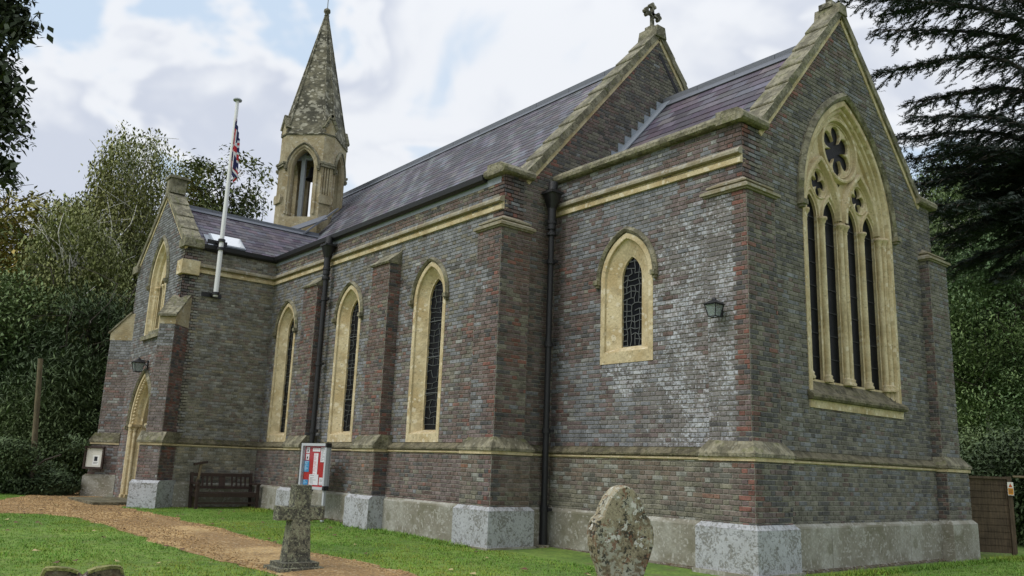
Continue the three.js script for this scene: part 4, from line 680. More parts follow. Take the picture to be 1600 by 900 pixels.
  const sg = new THREE.BufferGeometry(); sg.setAttribute('position', new THREE.BufferAttribute(new Float32Array(P), 3)); sg.computeVertexNormals();
  part('spire', boxUV(sg, 3), M.spire, tur);
  const O1 = oct(1.0), O2 = oct(0.05), ribs = []; for (let i = 0; i < 8; i++) ribs.push(rod([c[0] + O1[i][0], 12.95, c[1] + O1[i][1]], [c[0] + O2[i][0], 18.12, c[1] + O2[i][1]], 0.05, 0.025, 6)); part('spire_rib', boxUV(joined(ribs), 3), M.spire, tur);
  part('spire_finial', boxUV(new THREE.LatheGeometry([[0.05, 0], [0.1, 0.05], [0.07, 0.12], [0.13, 0.2], [0.12, 0.3], [0.05, 0.36], [0, 0.37]].map(([a, b]) => new THREE.Vector2(a, b)), 12).translate(c[0], 18.08, c[1]), 2), M.spire, tur);
  part('lightning_rod', rod([c[0], 18.4, c[1]], [c[0], 19.6, c[1]], 0.022, 0.015, 6), M.lead, tur);
  part('bell_frame', joined([box(-0.24, -0.1, 9.9, 12.8, -0.07, 0.07), box(-0.7, 0.7, 12.1, 12.25, -0.06, 0.06)]).applyMatrix4(fr(Math.PI / 4, 0.45)), M.greyPaint, tur);
  part('bell', new THREE.LatheGeometry([[0.0, 0.5], [0.12, 0.48], [0.17, 0.38], [0.2, 0.15], [0.3, 0], [0.26, 0]].map(([a, b]) => new THREE.Vector2(a, b)), 16).translate(c[0] - 0.1, 11.55, c[1] - 0.1), M.iron, tur);
  part('lead_apron', boxUV(joined([bar([c[0] + 0.9, 9.05, c[1] + 1.3], [c[0] + 1.7, 9.7, c[1] + 0.1], 0.5, 0.04), bar([c[0] + 1.75, 8.85, c[1] + 1.0], [c[0] + 1.6, 10.1, c[1] - 0.3], 0.24, 0.05)]), 1), M.leadDark, tur);
}
bricks.finish('brick', [M.brick, M.lichenBrick], [1.6, 4], church);
slates.finish('slate', [M.slate], [1.2], church);
// ---------------------------------------------------------------- things round the church
{ // flagpole on the transept wall, with a limp flag
  const x = TX + 0.36, z = 3.26, p = thing('flagpole', 'white painted flagpole bracketed to the transept wall above the eaves', 'flagpole', [x, 5.85, z]);
  part('pole', rod([0, 0, 0], [0, 5.9, 0], 0.068, 0.05, 14), M.white, p); part('pole_cap', new THREE.LatheGeometry([[0, 0], [0.12, 0.01], [0.13, 0.05], [0.08, 0.09], [0, 0.1]].map(([a, b]) => new THREE.Vector2(a, b)), 14).translate(0, 5.88, 0), M.greyPaint, p);
  for (const y of [0.08, 1.38, 1.62]) part('pole_bracket', joined([box(-0.38, -0.06, y - 0.03, y + 0.03, -0.05, 0.05), new THREE.CylinderGeometry(0.1, 0.1, 0.08, 14).translate(0, y, 0), box(-0.36, -0.31, y - 0.06, y + 0.06, -0.28, 0.28)]), M.iron, p);
  part('halyard', rod([0.075, 1.2, 0.02], [0.065, 5.8, 0.02], 0.006, 0.006, 5), M.white, p);
  const W = 256, H = 128, flagTex = makeTex(W, (u, v) => {                                   // red, white and blue crosses
    const x2 = u * 2 - 1, y2 = v * 2 - 1, navy = [0.008, 0.012, 0.075], red = [0.42, 0.012, 0.02], wh = [0.62, 0.62, 0.64], d1 = Math.abs(y2 - x2) / 1.5, d2 = Math.abs(y2 + x2) / 1.5;
    if (Math.abs(y2) < 0.15 || Math.abs(x2) < 0.08) return red; if (Math.abs(y2) < 0.26 || Math.abs(x2) < 0.13) return wh; if (Math.min(d1, d2) < 0.045) return red; if (Math.min(d1, d2) < 0.13) return wh; return navy;
  }, true, H);
  const g = new THREE.PlaneGeometry(1, 1, 40, 26), q = g.attributes.position;
  for (let i = 0; i < q.count; i++) {
    const u = q.getX(i) + 0.5, v = q.getY(i) + 0.5, f = Math.sin(u * 26 + v * 0.8) * 0.075, spread = 0.2 * u * (1 - 0.35 * v);
    q.setXYZ(i, 0.09 + 0.06 * Math.sin(u * 22 + 1 + v) * Math.min(1, 2 * u), -1.1 * (1 - v) - 0.95 * u * (0.96 - 0.1 * v), -spread * 0.9 + f * 0.9 * Math.min(1, 3 * u) + 0.02);
  }
  g.computeVertexNormals();
  const fl = part(numbered('flag'), g, new THREE.MeshStandardMaterial({ map: flagTex, roughness: 0.85, side: THREE.DoubleSide }), scene); fl.position.set(x, 11.25, z); tag(fl, 'red, white and blue flag hanging limp from the white flagpole', 'flag');
}
function lantern(pos, turn, s, label) {
  const t = thing('wall_lantern', label, 'lantern', pos, turn); t.scale.setScalar(s);
  part('bracket', joined([box(-0.03, 0.03, -0.16, 0.16, 0, 0.025), bar([0, 0.12, 0.02], [0, 0.17, 0.27], 0.022, 0.022), bar([0, 0.0, 0.02], [0, 0.12, 0.17], 0.016, 0.016), new THREE.SphereGeometry(0.025, 8, 6).translate(0, 0.18, 0.28)]), M.iron, t);
  const cz = 0.27, top = 0.11, bot = -0.19, a = 0.145, b = 0.088, fr = [];
  for (const [i, j] of [[-1, -1], [1, -1], [1, 1], [-1, 1]]) fr.push(bar([i * b, bot, cz + j * b], [i * a, top - 0.04, cz + j * a], 0.016, 0.016));
  for (const [y, w] of [[bot, b], [top - 0.04, a]]) for (const e of [-1, 1]) fr.push(box(-w, w, y - 0.009, y + 0.009, cz + e * w - 0.008, cz + e * w + 0.008), box(e * w - 0.008, e * w + 0.008, y - 0.009, y + 0.009, cz - w, cz + w));
  part('lamp_frame', joined(fr), M.iron, t);
  part('lamp_roof', joined([new THREE.CylinderGeometry(0.05, 0.245, 0.1, 4).rotateY(Math.PI / 4).translate(0, top + 0.015, cz), new THREE.CylinderGeometry(0.03, 0.055, 0.05, 8).translate(0, top + 0.085, cz)]), M.iron, t);
  for (let k = 0; k < 4; k++) { const q = prism([[-b * 0.93, bot + 0.01], [b * 0.93, bot + 0.01], [a * 0.93, top - 0.05], [-a * 0.93, top - 0.05]], 0.003).translate(0, 0, 0); q.applyMatrix4(new THREE.Matrix4().makeRotationX(Math.atan2(a - b, top - bot - 0.04))).translate(0, 0, (a + b) / 2 - 0.004); part('pane', q.rotateY(k * Math.PI / 2).translate(0, 0, cz), M.lampGlass, t); }
  return t;
}
lantern([-0.3, 4.12, 0.22], 0, 0.76, 'black iron lantern with glass panes on the near corner buttress');
lantern([-17.62, 3.98, TZ + 0.02], 0, 1.0, 'small black lantern above the pointed doorway of the transept');
{ // bench
  const b = thing('bench', 'dark brown slatted wooden bench against the transept wall', 'bench', [TX + 0.62, gy(-15) , 2.5]);
  const L = 0.82;                                              // half length along z; faces +x
  for (const e of [-1, 1]) { part('leg', boxUV(box(0.2, 0.27, 0, 0.62, e * L - 0.035, e * L + 0.035), 1), M.darkWood, b); part('leg', boxUV(bar([-0.22, 0, e * L], [-0.34, 0.92, e * L], 0.07, 0.07), 1), M.darkWood, b); part('armrest', boxUV(box(-0.3, 0.31, 0.62, 0.665, e * L - 0.045, e * L + 0.045), 1), M.darkWood, b); part('rail', boxUV(box(-0.24, 0.22, 0.3, 0.38, e * L - 0.02, e * L + 0.02), 1), M.darkWood, b); }
  part('back_rail', boxUV(box(-0.345, -0.295, 0.82, 0.91, -L + 0.036, L - 0.036), 1), M.darkWood, b); part('back_rail', boxUV(box(-0.295, -0.245, 0.5, 0.57, -L + 0.036, L - 0.036), 1), M.darkWood, b);
  part('back_panel', boxUV(bar([-0.27, 0.57, 0.0], [-0.315, 0.82, 0.0], 0.02, 0.17), 1), M.darkWood, b);
  for (const e of [-1, 1]) for (let i = 0; i < 4; i++) part('back_slat', boxUV(bar([-0.27, 0.57, e * (0.28 + i * 0.125)], [-0.315, 0.82, e * (0.28 + i * 0.125)], 0.02, 0.045), 1), M.darkWood, b);
  for (let i = 0; i < 5; i++) part('seat_slat', boxUV(box(-0.22 + i * 0.098, -0.14 + i * 0.098, 0.395, 0.42, -L, L), 1), M.darkWood, b);
  part('rail', boxUV(box(0.21, 0.25, 0.3, 0.39, -L + 0.036, L - 0.036), 1), M.darkWood, b); part('rail', boxUV(box(0.21, 0.24, 0.12, 0.17, -L + 0.036, L - 0.036), 1), M.darkWood, b);
  const c = thing('wooden_post', 'thin weathered wooden post with a short crosspiece behind the bench end', 'post', [TX + 0.3, gy(-15), 3.2]);
  part('upright', boxUV(bar([0, 0, 0.04], [0.0, 1.2, -0.1], 0.06, 0.06), 1), M.greyWood, c); part('crosspiece', boxUV(bar([0.0, 1.13, 0.1], [0, 1.2, -0.26], 0.09, 0.06), 1), M.darkWood, c);
}
{ // notice board on two legs
  const t = thing('notice_board', 'grey framed notice board with red backing on two legs before the nave', 'notice board', [-10.62, gy(-11), 2.05], 0.16);
  const y0 = 0.72, y1 = 1.78, w = 0.5;
  for (const e of [-1, 1]) part('leg', box(e * (w - 0.05) - 0.03, e * (w - 0.05) + 0.03, -0.05, y0 + 0.02, -0.03, 0.03), M.paintGrey, t);
  part('case', joined([box(-w, w, y0 + 0.01, y1 - 0.01, -0.07, -0.02), box(-w, -w + 0.06, y0, y1, -0.06, 0.07), box(w - 0.06, w, y0, y1, -0.06, 0.07), box(-w + 0.06, w - 0.06, y1 - 0.06, y1, -0.06, 0.07), box(-w + 0.06, w - 0.06, y0, y0 + 0.06, -0.06, 0.07)]), M.paintGrey, t);
  for (const [x, y] of [[w, y1 - 0.04], [w, y0 + 0.04]]) part('corner_cap', box(x - 0.05, x + 0.012, y - 0.05, y + 0.05, -0.065, 0.075), M.iron, t);
  const bx = part('backing', box(-w + 0.06, w - 0.06, y0 + 0.06, y1 - 0.06, -0.02, -0.01), std({ color: lin(0.42, 0.012, 0.02) }), t);
  const sheets = [[-0.32, 1.62, 0.13, 0.14, 0], [-0.32, 1.46, 0.13, 0.14, 0], [-0.33, 1.24, 0.2, 0.26, 1], [-0.33, 0.86, 0.2, 0.14, 1], [0.02, 1.63, 0.3, 0.08, 2], [0.02, 1.3, 0.17, 0.5, 2], [0.3, 1.52, 0.2, 0.34, 0], [-0.01, 0.94, 0.36, 0.24, 3], [0.31, 0.91, 0.2, 0.17, 3]];
  sheets.forEach(([x, y, sw, sh, k], i) => {
    const r = rng(400 + i), cv = document.createElement('canvas'); cv.width = 128; cv.height = Math.round(128 * sh / sw); const c = cv.getContext('2d'); c.fillStyle = k === 1 ? '#2f86b8' : k === 2 ? '#e9e4e6' : '#dedee0'; c.fillRect(0, 0, cv.width, cv.height);
    c.fillStyle = k === 1 ? '#d8e8f0' : k === 2 ? '#b04050' : '#666'; for (let q = 8; q < cv.height - 8; q += 9) if (r() > 0.2) c.fillRect(12, q, 30 + r() * 70, 3); if (k === 0 && i < 2) { c.fillStyle = '#222'; c.fillRect(40, cv.height * 0.45, 46, cv.height * 0.35); } 
    const tx = new THREE.CanvasTexture(cv); tx.colorSpace = THREE.SRGBColorSpace; part('notice', new THREE.PlaneGeometry(sw, sh).translate(x, y, -0.004 + i * 0.0006), std({ map: tx }), t);
  });
  const fg = part('glazing', box(-w + 0.06, w - 0.06, y0 + 0.06, y1 - 0.06, 0.045, 0.05), new THREE.MeshPhysicalMaterial({ transmission: 1, thickness: 0, roughness: 0.03, ior: 1.2, color: lin(0.97, 0.97, 0.98) }), t);
}
{ // small case on the far corner buttress
  const t = thing('notice_case', 'small wooden notice case with a pale poster beside the transept doorway', 'notice board', [-20 - 0.12 + 0.215, 1.28, TZ + 0.35 + 0.215], Math.PI / 4); t.scale.setScalar(0.86);
  part('frame', joined([box(-0.36, 0.36, -0.36, -0.3, 0, 0.08), box(-0.36, 0.36, 0.36, 0.42, 0, 0.1), box(-0.36, -0.3, -0.3, 0.36, 0, 0.08), box(0.3, 0.36, -0.3, 0.36, 0, 0.08), box(-0.3, 0.3, -0.3, 0.36, 0, 0.02)]), M.darkWood, t);
  const cv = document.createElement('canvas'); cv.width = 128; cv.height = 140; const c = cv.getContext('2d'); c.fillStyle = '#d9d6cb'; c.fillRect(0, 0, 128, 140); c.fillStyle = '#e9e9e6'; c.fillRect(54, 50, 52, 76); c.fillStyle = '#2a2c33'; c.fillRect(66, 62, 26, 34); c.fillStyle = '#888'; c.fillRect(62, 104, 36, 4); c.fillRect(62, 112, 30, 3);
  const tx = new THREE.CanvasTexture(cv); tx.colorSpace = THREE.SRGBColorSpace; part('poster', box(-0.29, 0.29, -0.29, 0.35, 0.022, 0.03), std({ map: tx }), t);
}
// ---- gravestones
const outlineStone = (pts, t, bev) => prism(pts, t - 2 * bev, null, bev).translate(0, 0, -t / 2 + bev);
{
  const L = [[0.0, 1.13], [0.11, 1.1], [0.22, 1.0], [0.29, 0.88], [0.325, 0.79], [0.335, 0.75], [0.4, 0.7], [0.445, 0.6], [0.46, 0.48], [0.45, 0.36], [0.4, 0.22], [0.345, 0.1], [0.3, -0.02], [0.29, -0.3]];
  const pts = [...L.map(([x, y]) => [-x, y]).reverse(), ...L.slice(1)];
  const t = thing('headstone', 'tall shield shaped headstone blotched with white and orange lichen near the chancel', 'gravestone', [0.03, 0, 2.92], 76 * D2R);
  part('stone', boxUV(roughen(outlineStone(pts, 0.22, 0.02).translate(0, 0.18, 0), 0.02, 5, 510), 1.2), M.grave, t);
  const ring2 = new THREE.TorusGeometry(0.045, 0.012, 6, 18); part('scroll', boxUV(joined([-1, 1].map((e) => ring2.clone().rotateY(Math.PI / 2).translate(e * 0.44, 0.18 + 0.62, 0))), 1.2), M.grave, t);
  part('base', boxUV(roughen(box(-0.42, 0.42, -0.2, 0.1, -0.2, 0.2), 0.05, 4, 515), 1.2), M.plinth, t);
}
{
  const t = thing('cross_headstone', 'lichened granite cross on a rough base beside the gravel path', 'gravestone', [-3.1, 0, 5.98], 90 * D2R);
  const s = [[-0.19, 0.12], [0.19, 0.12], [0.135, 0.68], [0.34, 0.68], [0.34, 0.87], [0.125, 0.87], [0.12, 1.15], [-0.12, 1.15], [-0.125, 0.87], [-0.34, 0.87], [-0.34, 0.68], [-0.135, 0.68]];
  part('cross', boxUV(roughen(outlineStone(s, 0.19, 0.014), 0.012, 8, 520), 1), M.cross, t);
  part('base', boxUV(roughen(joined([box(-0.32, 0.32, -0.15, 0.08, -0.26, 0.26), box(-0.26, 0.26, 0.08, 0.14, -0.2, 0.2)]), 0.05, 5, 525), 1), M.cross, t);
}
{
  const h = [[0, 0.655], [0.03, 0.68], [0.08, 0.7], [0.17, 0.71], [0.235, 0.705], [0.25, 0.66], [0.3, 0.63], [0.32, 0.58], [0.305, 0.53], [0.32, 0.5], [0.32, -0.1]];
  const t = thing('scroll_headstone', 'low scroll topped headstone with mossy edge at the bottom of the picture', 'gravestone', [1.3, 0, 9.68], 80 * D2R);
  part('stone', boxUV(roughen(outlineStone([...h.map(([x, y]) => [-x, y]).reverse(), ...h.slice(1)], 0.1, 0.012), 0.012, 8, 530), 1), M.darkGrave, t);
  const cap = []; for (const e of [-1, 1]) for (let i = 0; i < 4; i++) { const [a, b] = [h[i + 1], h[i + 2]]; cap.push(bar([e * a[0], a[1], 0], [e * b[0], b[1], 0], 0.02, 0.11)); } part('moss_edge', boxUV(roughen(joined(cap), 0.012, 12, 533), 1), M.mossGreen, t);
}
// ---- posts, fence, gate at the right and left edges
{
  const f = thing('fence_panel', 'weathered brown fence panel of overlapping boards behind the far buttress', 'fence', [0, 0, 0]);
  const A = [-0.35, -8.55], B = [0.3, -9.1], len = Math.hypot(B[0] - A[0], B[1] - A[1]), an = Math.atan2(-(B[1] - A[1]), B[0] - A[0]);
  const put = (g) => boxUV(g.rotateY(an).translate(A[0], 0, A[1]), 1);
  for (let i = 0; i < 11; i++) part('board', put(prism([[0, 0], [0, 0.16], [0.012, 0.16], [0.03, 0]], len + 0.6).rotateY(Math.PI / 2).translate(-0.6, 0.05 + i * 0.143, 0)), M.fence, f);
  part('post', put(box(len, len + 0.09, -0.2, 1.68, -0.05, 0.05)), M.fence, f); part('rail', put(box(-0.6, len, 1.62, 1.67, -0.04, 0.05)), M.fence, f);
  const sg = thing('warning_sign', 'small yellow and white warning sign nailed to the fence post', 'sign', [B[0] + 0.06, 1.42, B[1] + 0.02], an + 0.0);
  const cv = document.createElement('canvas'); cv.width = 64; cv.height = 128; const c = cv.getContext('2d'); c.fillStyle = '#e2e0d6'; c.fillRect(0, 0, 64, 128); c.fillStyle = '#c8862a'; c.fillRect(4, 58, 56, 64); c.fillStyle = '#b5572e'; c.beginPath(); c.moveTo(32, 10); c.lineTo(54, 50); c.lineTo(10, 50); c.fill(); c.fillStyle = '#444'; c.fillRect(12, 76, 40, 4); c.fillRect(12, 88, 34, 4); c.fillRect(12, 100, 38, 4);
  const tx = new THREE.CanvasTexture(cv); tx.colorSpace = THREE.SRGBColorSpace; part('plate', box(-0.06, 0.06, -0.14, 0.14, 0.056, 0.064), std({ map: tx }), sg);
  const g = thing('gate_frame', 'thin wooden gate post and top rail at the right edge', 'gate', [0, 0, 0]);
  part('post', boxUV(bar([0.75, -0.1, -9.25], [0.72, 1.16, -9.25], 0.05, 0.05), 1), M.greyWood, g); part('rail', boxUV(bar([0.4, 1.68, -9.2], [2.4, 1.68, -9.9], 0.04, 0.05), 1), M.greyWood, g); part('rail', boxUV(bar([0.72, 1.14, -9.25], [2.4, 1.16, -9.85], 0.035, 0.04), 1), M.greyWood, g); part('post', boxUV(bar([2.4, -0.1, -9.9], [2.4, 1.75, -9.9], 0.08, 0.08), 1), M.greyWood, g);
  const p = thing('timber_pole', 'pale bare timber pole leaning among the dark shrubs', 'pole', [-22.0, 0.15, 5.85]); part('shaft', boxUV(rod([0, 0, 0], [0.0, 4.15, 0.3], 0.09, 0.075, 9), 1), M.poleWood, p);
  const m = thing('marker_post', 'short dark post with a white top by the shrubs', 'post', [-22.6, 0.17, 6.05]); part('post', box(-0.05, 0.05, 0, 0.75, -0.05, 0.05), M.iron, m); part('post_top', box(-0.1, 0.1, 0.75, 0.87, -0.1, 0.1), M.white, m);
  const k = thing('gully_stone', 'small brown stone at the foot of the black drainpipe', 'stone', [NX + 0.2, 0, 0.42]); part('stone', boxUV(roughen(box(-0.17, 0.17, -0.1, 0.07, -0.12, 0.14), 0.03, 9, 540), 1), M.grave, k);
}
// ---------------------------------------------------------------- grass and gravel detail
const kept = (x, z) => (x > 0.4 || x < -4.7 || z > 0.5) && !(x < 0.45 && z < NZ + 0.22 && x > -22) && !(x < -15.2 && x > -21 && z < 5.25) && z > -30;
{
  const r = rng(601), P = [], C = []; for (let b = 0; b < 5; b++) { const a = r() * 6.28, x = (r() - 0.5) * 0.05, z = (r() - 0.5) * 0.05, h = 0.02 + 0.025 * r(), w = 0.0035, lx = Math.cos(a) * 0.018, lz = Math.sin(a) * 0.018; P.push(x - w * Math.sin(a), 0, z + w * Math.cos(a), x + w * Math.sin(a), 0, z - w * Math.cos(a), x + lx, h, z + lz); }
  const g = new THREE.BufferGeometry(); g.setAttribute('position', new THREE.BufferAttribute(new Float32Array(P), 3)); g.computeVertexNormals();
  const n = 110000, im = new THREE.InstancedMesh(g, new THREE.MeshStandardMaterial({ roughness: 0.9, side: THREE.DoubleSide }), n), m = new THREE.Matrix4(), q = new THREE.Quaternion(), col = new THREE.Color(); let k = 0;
  while (k < n) { const x = -26 + 35 * r(), z = -11 + 22 * r(), onPath = inside(pathPoly, x, z); if (!kept(x, z) || onPath || (z < 0.5 && x < 0.4) || (x < -4.7 && z < 1.4)) continue; const s = (0.45 + r() * 0.7) * (0.6 + fbm(x * 1.2, z * 1.2, 3, 611)) * ((x < -4.7 && z < NZ + 0.62 && z > 1.4) || (x > 0 && x < 0.8 && z < 0.6) || (x > -4.7 && x < 0.8 && z < 0.75) || Math.hypot(x - 0.03, z - 2.92) < 0.6 ? 1.9 : 1); m.compose(V3(x, gy(x) - 0.002, z), q.setFromAxisAngle(V3(0, 1, 0), r() * 6.28), V3(s * 1.3, s, s * 1.3)); im.setMatrixAt(k, m); const d = fbm(x * 0.5, z * 0.5, 3, 610); col.setRGB(0.12 + 0.14 * r() * d + 0.05 * sm(0.5, 0.7, d), 0.225 + 0.2 * d * r(), 0.028 + 0.018 * r()); im.setColorAt(k, col); k++; }
  im.name = 'grass'; tag(im, 'short mown grass of the churchyard lawn', 'grass', null, 'stuff'); scene.add(im);
}
{
  const r = rng(602), g = new THREE.IcosahedronGeometry(0.013, 0), n = 16000, im = new THREE.InstancedMesh(g, std({}), n), m = new THREE.Matrix4(), q = new THREE.Quaternion(), col = new THREE.Color(); let k = 0;
  while (k < n) { const x = -24 + 27 * r(), z = 2.5 + 7 * r(); if (!inside(pathPoly, x, z)) continue; const s = 0.5 + 1.1 * r(); m.compose(V3(x, gy(x) + 0.008, z), q.setFromAxisAngle(V3(r(), r(), r()).normalize(), r() * 6), V3(s * 1.3, s * 0.7, s)); im.setMatrixAt(k, m); const t = 0.6 + 0.8 * r(); col.setRGB(0.33 * t, 0.215 * t, 0.095 * t); im.setColorAt(k, col); k++; }
  im.name = 'gravel'; tag(im, 'loose golden gravel scattered over the path', 'gravel', null, 'stuff'); scene.add(im);
}
{
  const r = rng(603), g = new THREE.PlaneGeometry(0.09, 0.06, 2, 1).rotateX(-Math.PI / 2); g.attributes.position.setY(1, 0.02); g.computeVertexNormals();
  const n = 160, im = new THREE.InstancedMesh(g, new THREE.MeshStandardMaterial({ side: THREE.DoubleSide, roughness: 0.8 }), n), m = new THREE.Matrix4(), q = new THREE.Quaternion(), col = new THREE.Color(); let k = 0;
  while (k < n) { const x = -22 + 26 * r(), z = 1.2 + 9 * r(); if (!kept(x, z)) continue; m.compose(V3(x, gy(x) + 0.035, z), q.setFromAxisAngle(V3(0, 1, 0), r() * 6), V3(1, 1, 1).multiplyScalar(0.6 + 0.7 * r())); im.setMatrixAt(k, m); r() < 0.35 ? col.setRGB(0.4, 0.33, 0.15) : col.setRGB(0.12, 0.06, 0.03); im.setColorAt(k, col); k++; }
  im.name = 'fallen_leaves'; tag(im, 'scattered brown and yellow fallen leaves on the lawn', 'leaves', null, 'stuff'); scene.add(im);
}
// ---------------------------------------------------------------- trees
const DIR = (px, py) => V3(px - 800, 450 - py, -1296.7).applyEuler(camera.rotation).normalize();
function spot(px, d) { const v = DIR(px, 700); const h = Math.hypot(v.x, v.z); return [camera.position.x + v.x / h * d, camera.position.z + v.z / h * d]; }   // a place d metres off in a compass direction
function clump(seed, n, R, leaf, droop, narrow = 0.45) {
  const r = rng(seed), P = [], Nn = [];
  for (let i = 0; i < n; i++) {
    const a = r() * 6.283, e = Math.acos(2 * r() - 1), d = R * Math.cbrt(r()), c = V3(d * Math.sin(e) * Math.cos(a), d * Math.cos(e) * (droop ? 1.9 : 0.75) - (droop ? R * 0.5 : 0), d * Math.sin(e) * Math.sin(a)); if (droop) { c.x *= 0.6; c.z *= 0.6; }
    const ax = V3(r() - 0.5, (r() - 0.5) * 0.8 - (droop ? 0.9 : 0.15), r() - 0.5).normalize(), up = V3(r() - 0.5, 0.7 + r(), r() - 0.5), sd = ax.clone().cross(up).normalize(), s = leaf * (0.6 + 0.8 * r()), w = s * narrow, nn = sd.clone().cross(ax);
    const t = c.clone().addScaledVector(ax, s), b = c.clone().addScaledVector(ax, -s), m = c.clone().addScaledVector(nn, s * 0.12), l = m.clone().addScaledVector(sd, -w), k = m.clone().addScaledVector(sd, w);
    const out = c.clone().add(V3(0, R * 0.25, 0)).normalize(), fl = nn.dot(out) < 0, fn = nn.clone().multiplyScalar(fl ? -1 : 1), nm = fn.multiplyScalar(0.55).addScaledVector(out, 0.75).normalize(); for (const f of [[b, k, t], [b, t, l]]) { const e1 = f[1].clone().sub(f[0]).cross(f[2].clone().sub(f[0])); if (e1.dot(nm) < 0) f.reverse(); for (const q of f) { P.push(q.x, q.y, q.z); Nn.push(nm.x, nm.y, nm.z); } }
  }
  const g = new THREE.BufferGeometry(); g.setAttribute('position', new THREE.BufferAttribute(new Float32Array(P), 3)); g.setAttribute('normal', new THREE.BufferAttribute(new Float32Array(Nn), 3)); return g;
}
const leafMat = new THREE.MeshStandardMaterial({ roughness: 0.75, side: THREE.DoubleSide }), leafThin = new THREE.MeshPhysicalMaterial({ roughness: 0.85, side: THREE.DoubleSide, transmission: 0.35, thickness: 0 });
function foliage(parent, blobs, n, geo, cols, seed, { shell = 0.35, gap = 0.42, f = 0.5, size = 1, mat = leafMat, name = 'foliage' } = {}) {
  const r = rng(seed), vol = blobs.map((b) => b[3] * b[4] * b[5]), tot = vol.reduce((a, b) => a + b), mats = [], cc = []; let tries = 0;
  while (mats.length < n && tries++ < n * 12) {
    let x = r() * tot, k = 0; while (k < vol.length - 1 && (x -= vol[k]) > 0) k++; const b = blobs[k];
    const a = r() * 6.283, e = Math.acos(2 * r() - 1), d = Math.pow(mix(shell, 1, r()), 0.6), dir = V3(Math.sin(e) * Math.cos(a), Math.cos(e), Math.sin(e) * Math.sin(a));
    const bulge = 0.72 + 0.55 * fbm(dir.x * 2 + 5 + k * 3, dir.y * 2 + dir.z * 2 + 5, 3, seed + 2);
    const p = V3(b[0] + dir.x * d * b[3] * bulge, b[1] + dir.y * d * b[4] * bulge, b[2] + dir.z * d * b[5] * bulge); if (p.y < 0.15) continue;
    if (fbm(p.x * f + 40 + p.z * 0.31, p.y * f + 40 - p.z * f * 0.7, 3, seed + 9) < gap) continue;
    const s = size * (0.65 + 0.7 * r()); mats.push(new THREE.Matrix4().compose(p, new THREE.Quaternion().setFromEuler(new THREE.Euler((r() - 0.5) * 0.5, r() * 6.28, (r() - 0.5) * 0.5)), V3(s, s, s)));
    const t = fbm(p.x * 0.35 + 9, p.y * 0.35 + p.z * 0.2, 3, seed + 20), base = cols[Math.min(cols.length - 1, Math.floor(Math.pow(Math.min(0.999, Math.max(0, (t - 0.25) * 2 + 0.3 * (r() - 0.5))), 1) * cols.length))], v = 0.7 + 0.6 * r(); cc.push(base.map((q, i) => q * v * [1.25, 1.38, 1.25][i]));
  }
  const im = new THREE.InstancedMesh(geo, mat, mats.length), col = new THREE.Color(); mats.forEach((m, i) => { im.setMatrixAt(i, m); im.setColorAt(i, col.setRGB(...cc[i])); });
  im.name = name; im.userData.kind = 'stuff'; im.castShadow = true; parent.add(im); return im;
}
const CL = { oak: clump(701, 16, 0.55, 0.13, false), fine: clump(702, 26, 0.6, 0.07, false), birch: clump(703, 26, 0.5, 0.065, true, 0.5), fir: clump(704, 22, 0.6, 0.1, false, 0.18), big: clump(705, 14, 1.0, 0.26, false), near: clump(706, 14, 0.26, 0.07, false, 0.5) };
function tree(name, label, cat, pos, { h, r0 = 0.25, lean = [0, 0], blobs, n, geo = CL.oak, cols, seed, bark = M.bark, limbs = 14, fol = {}, group, trunkTop = 0.85 }) {
  const t = thing(name, label, cat, pos, 0, group), r = rng(seed), top = V3(lean[0], h * trunkTop, lean[1]), pts = [V3(0, -0.3, 0), V3(lean[0] * 0.2 + 0.1, h * 0.25, lean[1] * 0.2), V3(lean[0] * 0.55 - 0.1, h * 0.55, lean[1] * 0.5), top], cv = new THREE.CatmullRomCurve3(pts);
  part('trunk', boxUV(tube(pts, r0, r0 * 0.18, 14, 8), 1.5), bark, t);
  const L = []; for (let i = 0; i < limbs; i++) { const u = 0.28 + 0.68 * (i / limbs), a = cv.getPointAt(u), b = blobs[Math.floor(r() * blobs.length)], az = r() * 6.28, e = V3(b[0] + Math.cos(az) * b[3] * 0.75, b[1] + (r() - 0.35) * b[4] * 0.9, b[2] + Math.sin(az) * b[5] * 0.75); if (e.y < a.y) e.y = a.y + 0.4; const m = a.clone().lerp(e, 0.5); m.y += 0.4; L.push(tube([a, m, e], r0 * (0.42 - 0.25 * u), 0.015, 7, 5)); for (let q = 0; q < 2; q++) { const s = a.clone().lerp(e, 0.45 + 0.3 * q); s.y += 0.25; L.push(tube([s, s.clone().add(V3((r() - 0.5) * 1.6, 0.5 + r() * 0.8, (r() - 0.5) * 1.6)), s.clone().add(V3((r() - 0.5) * 3, 0.9 + r() * 1.5, (r() - 0.5) * 3))], r0 * 0.09, 0.01, 4, 4)); } }
  if (L.length) part('limb', boxUV(joined(L), 1.5), bark, t).userData.kind = 'stuff';
  foliage(t, blobs, n, geo, cols, seed + 1, fol); return t;
}
const G = { dark: [[0.045, 0.065, 0.026], [0.06, 0.084, 0.032], [0.078, 0.102, 0.037]], mid: [[0.055, 0.08, 0.035], [0.078, 0.108, 0.043], [0.105, 0.135, 0.05]], birch: [[0.075, 0.084, 0.03], [0.115, 0.118, 0.04], [0.16, 0.15, 0.05]], oak: [[0.07, 0.08, 0.024], [0.13, 0.12, 0.032], [0.2, 0.165, 0.04], [0.25, 0.17, 0.04]], bright: [[0.06, 0.095, 0.04], [0.085, 0.125, 0.05], [0.12, 0.16, 0.058]] };
const at = (px, d) => { const [x, z] = spot(px, d); return [x, gy(x), z]; };
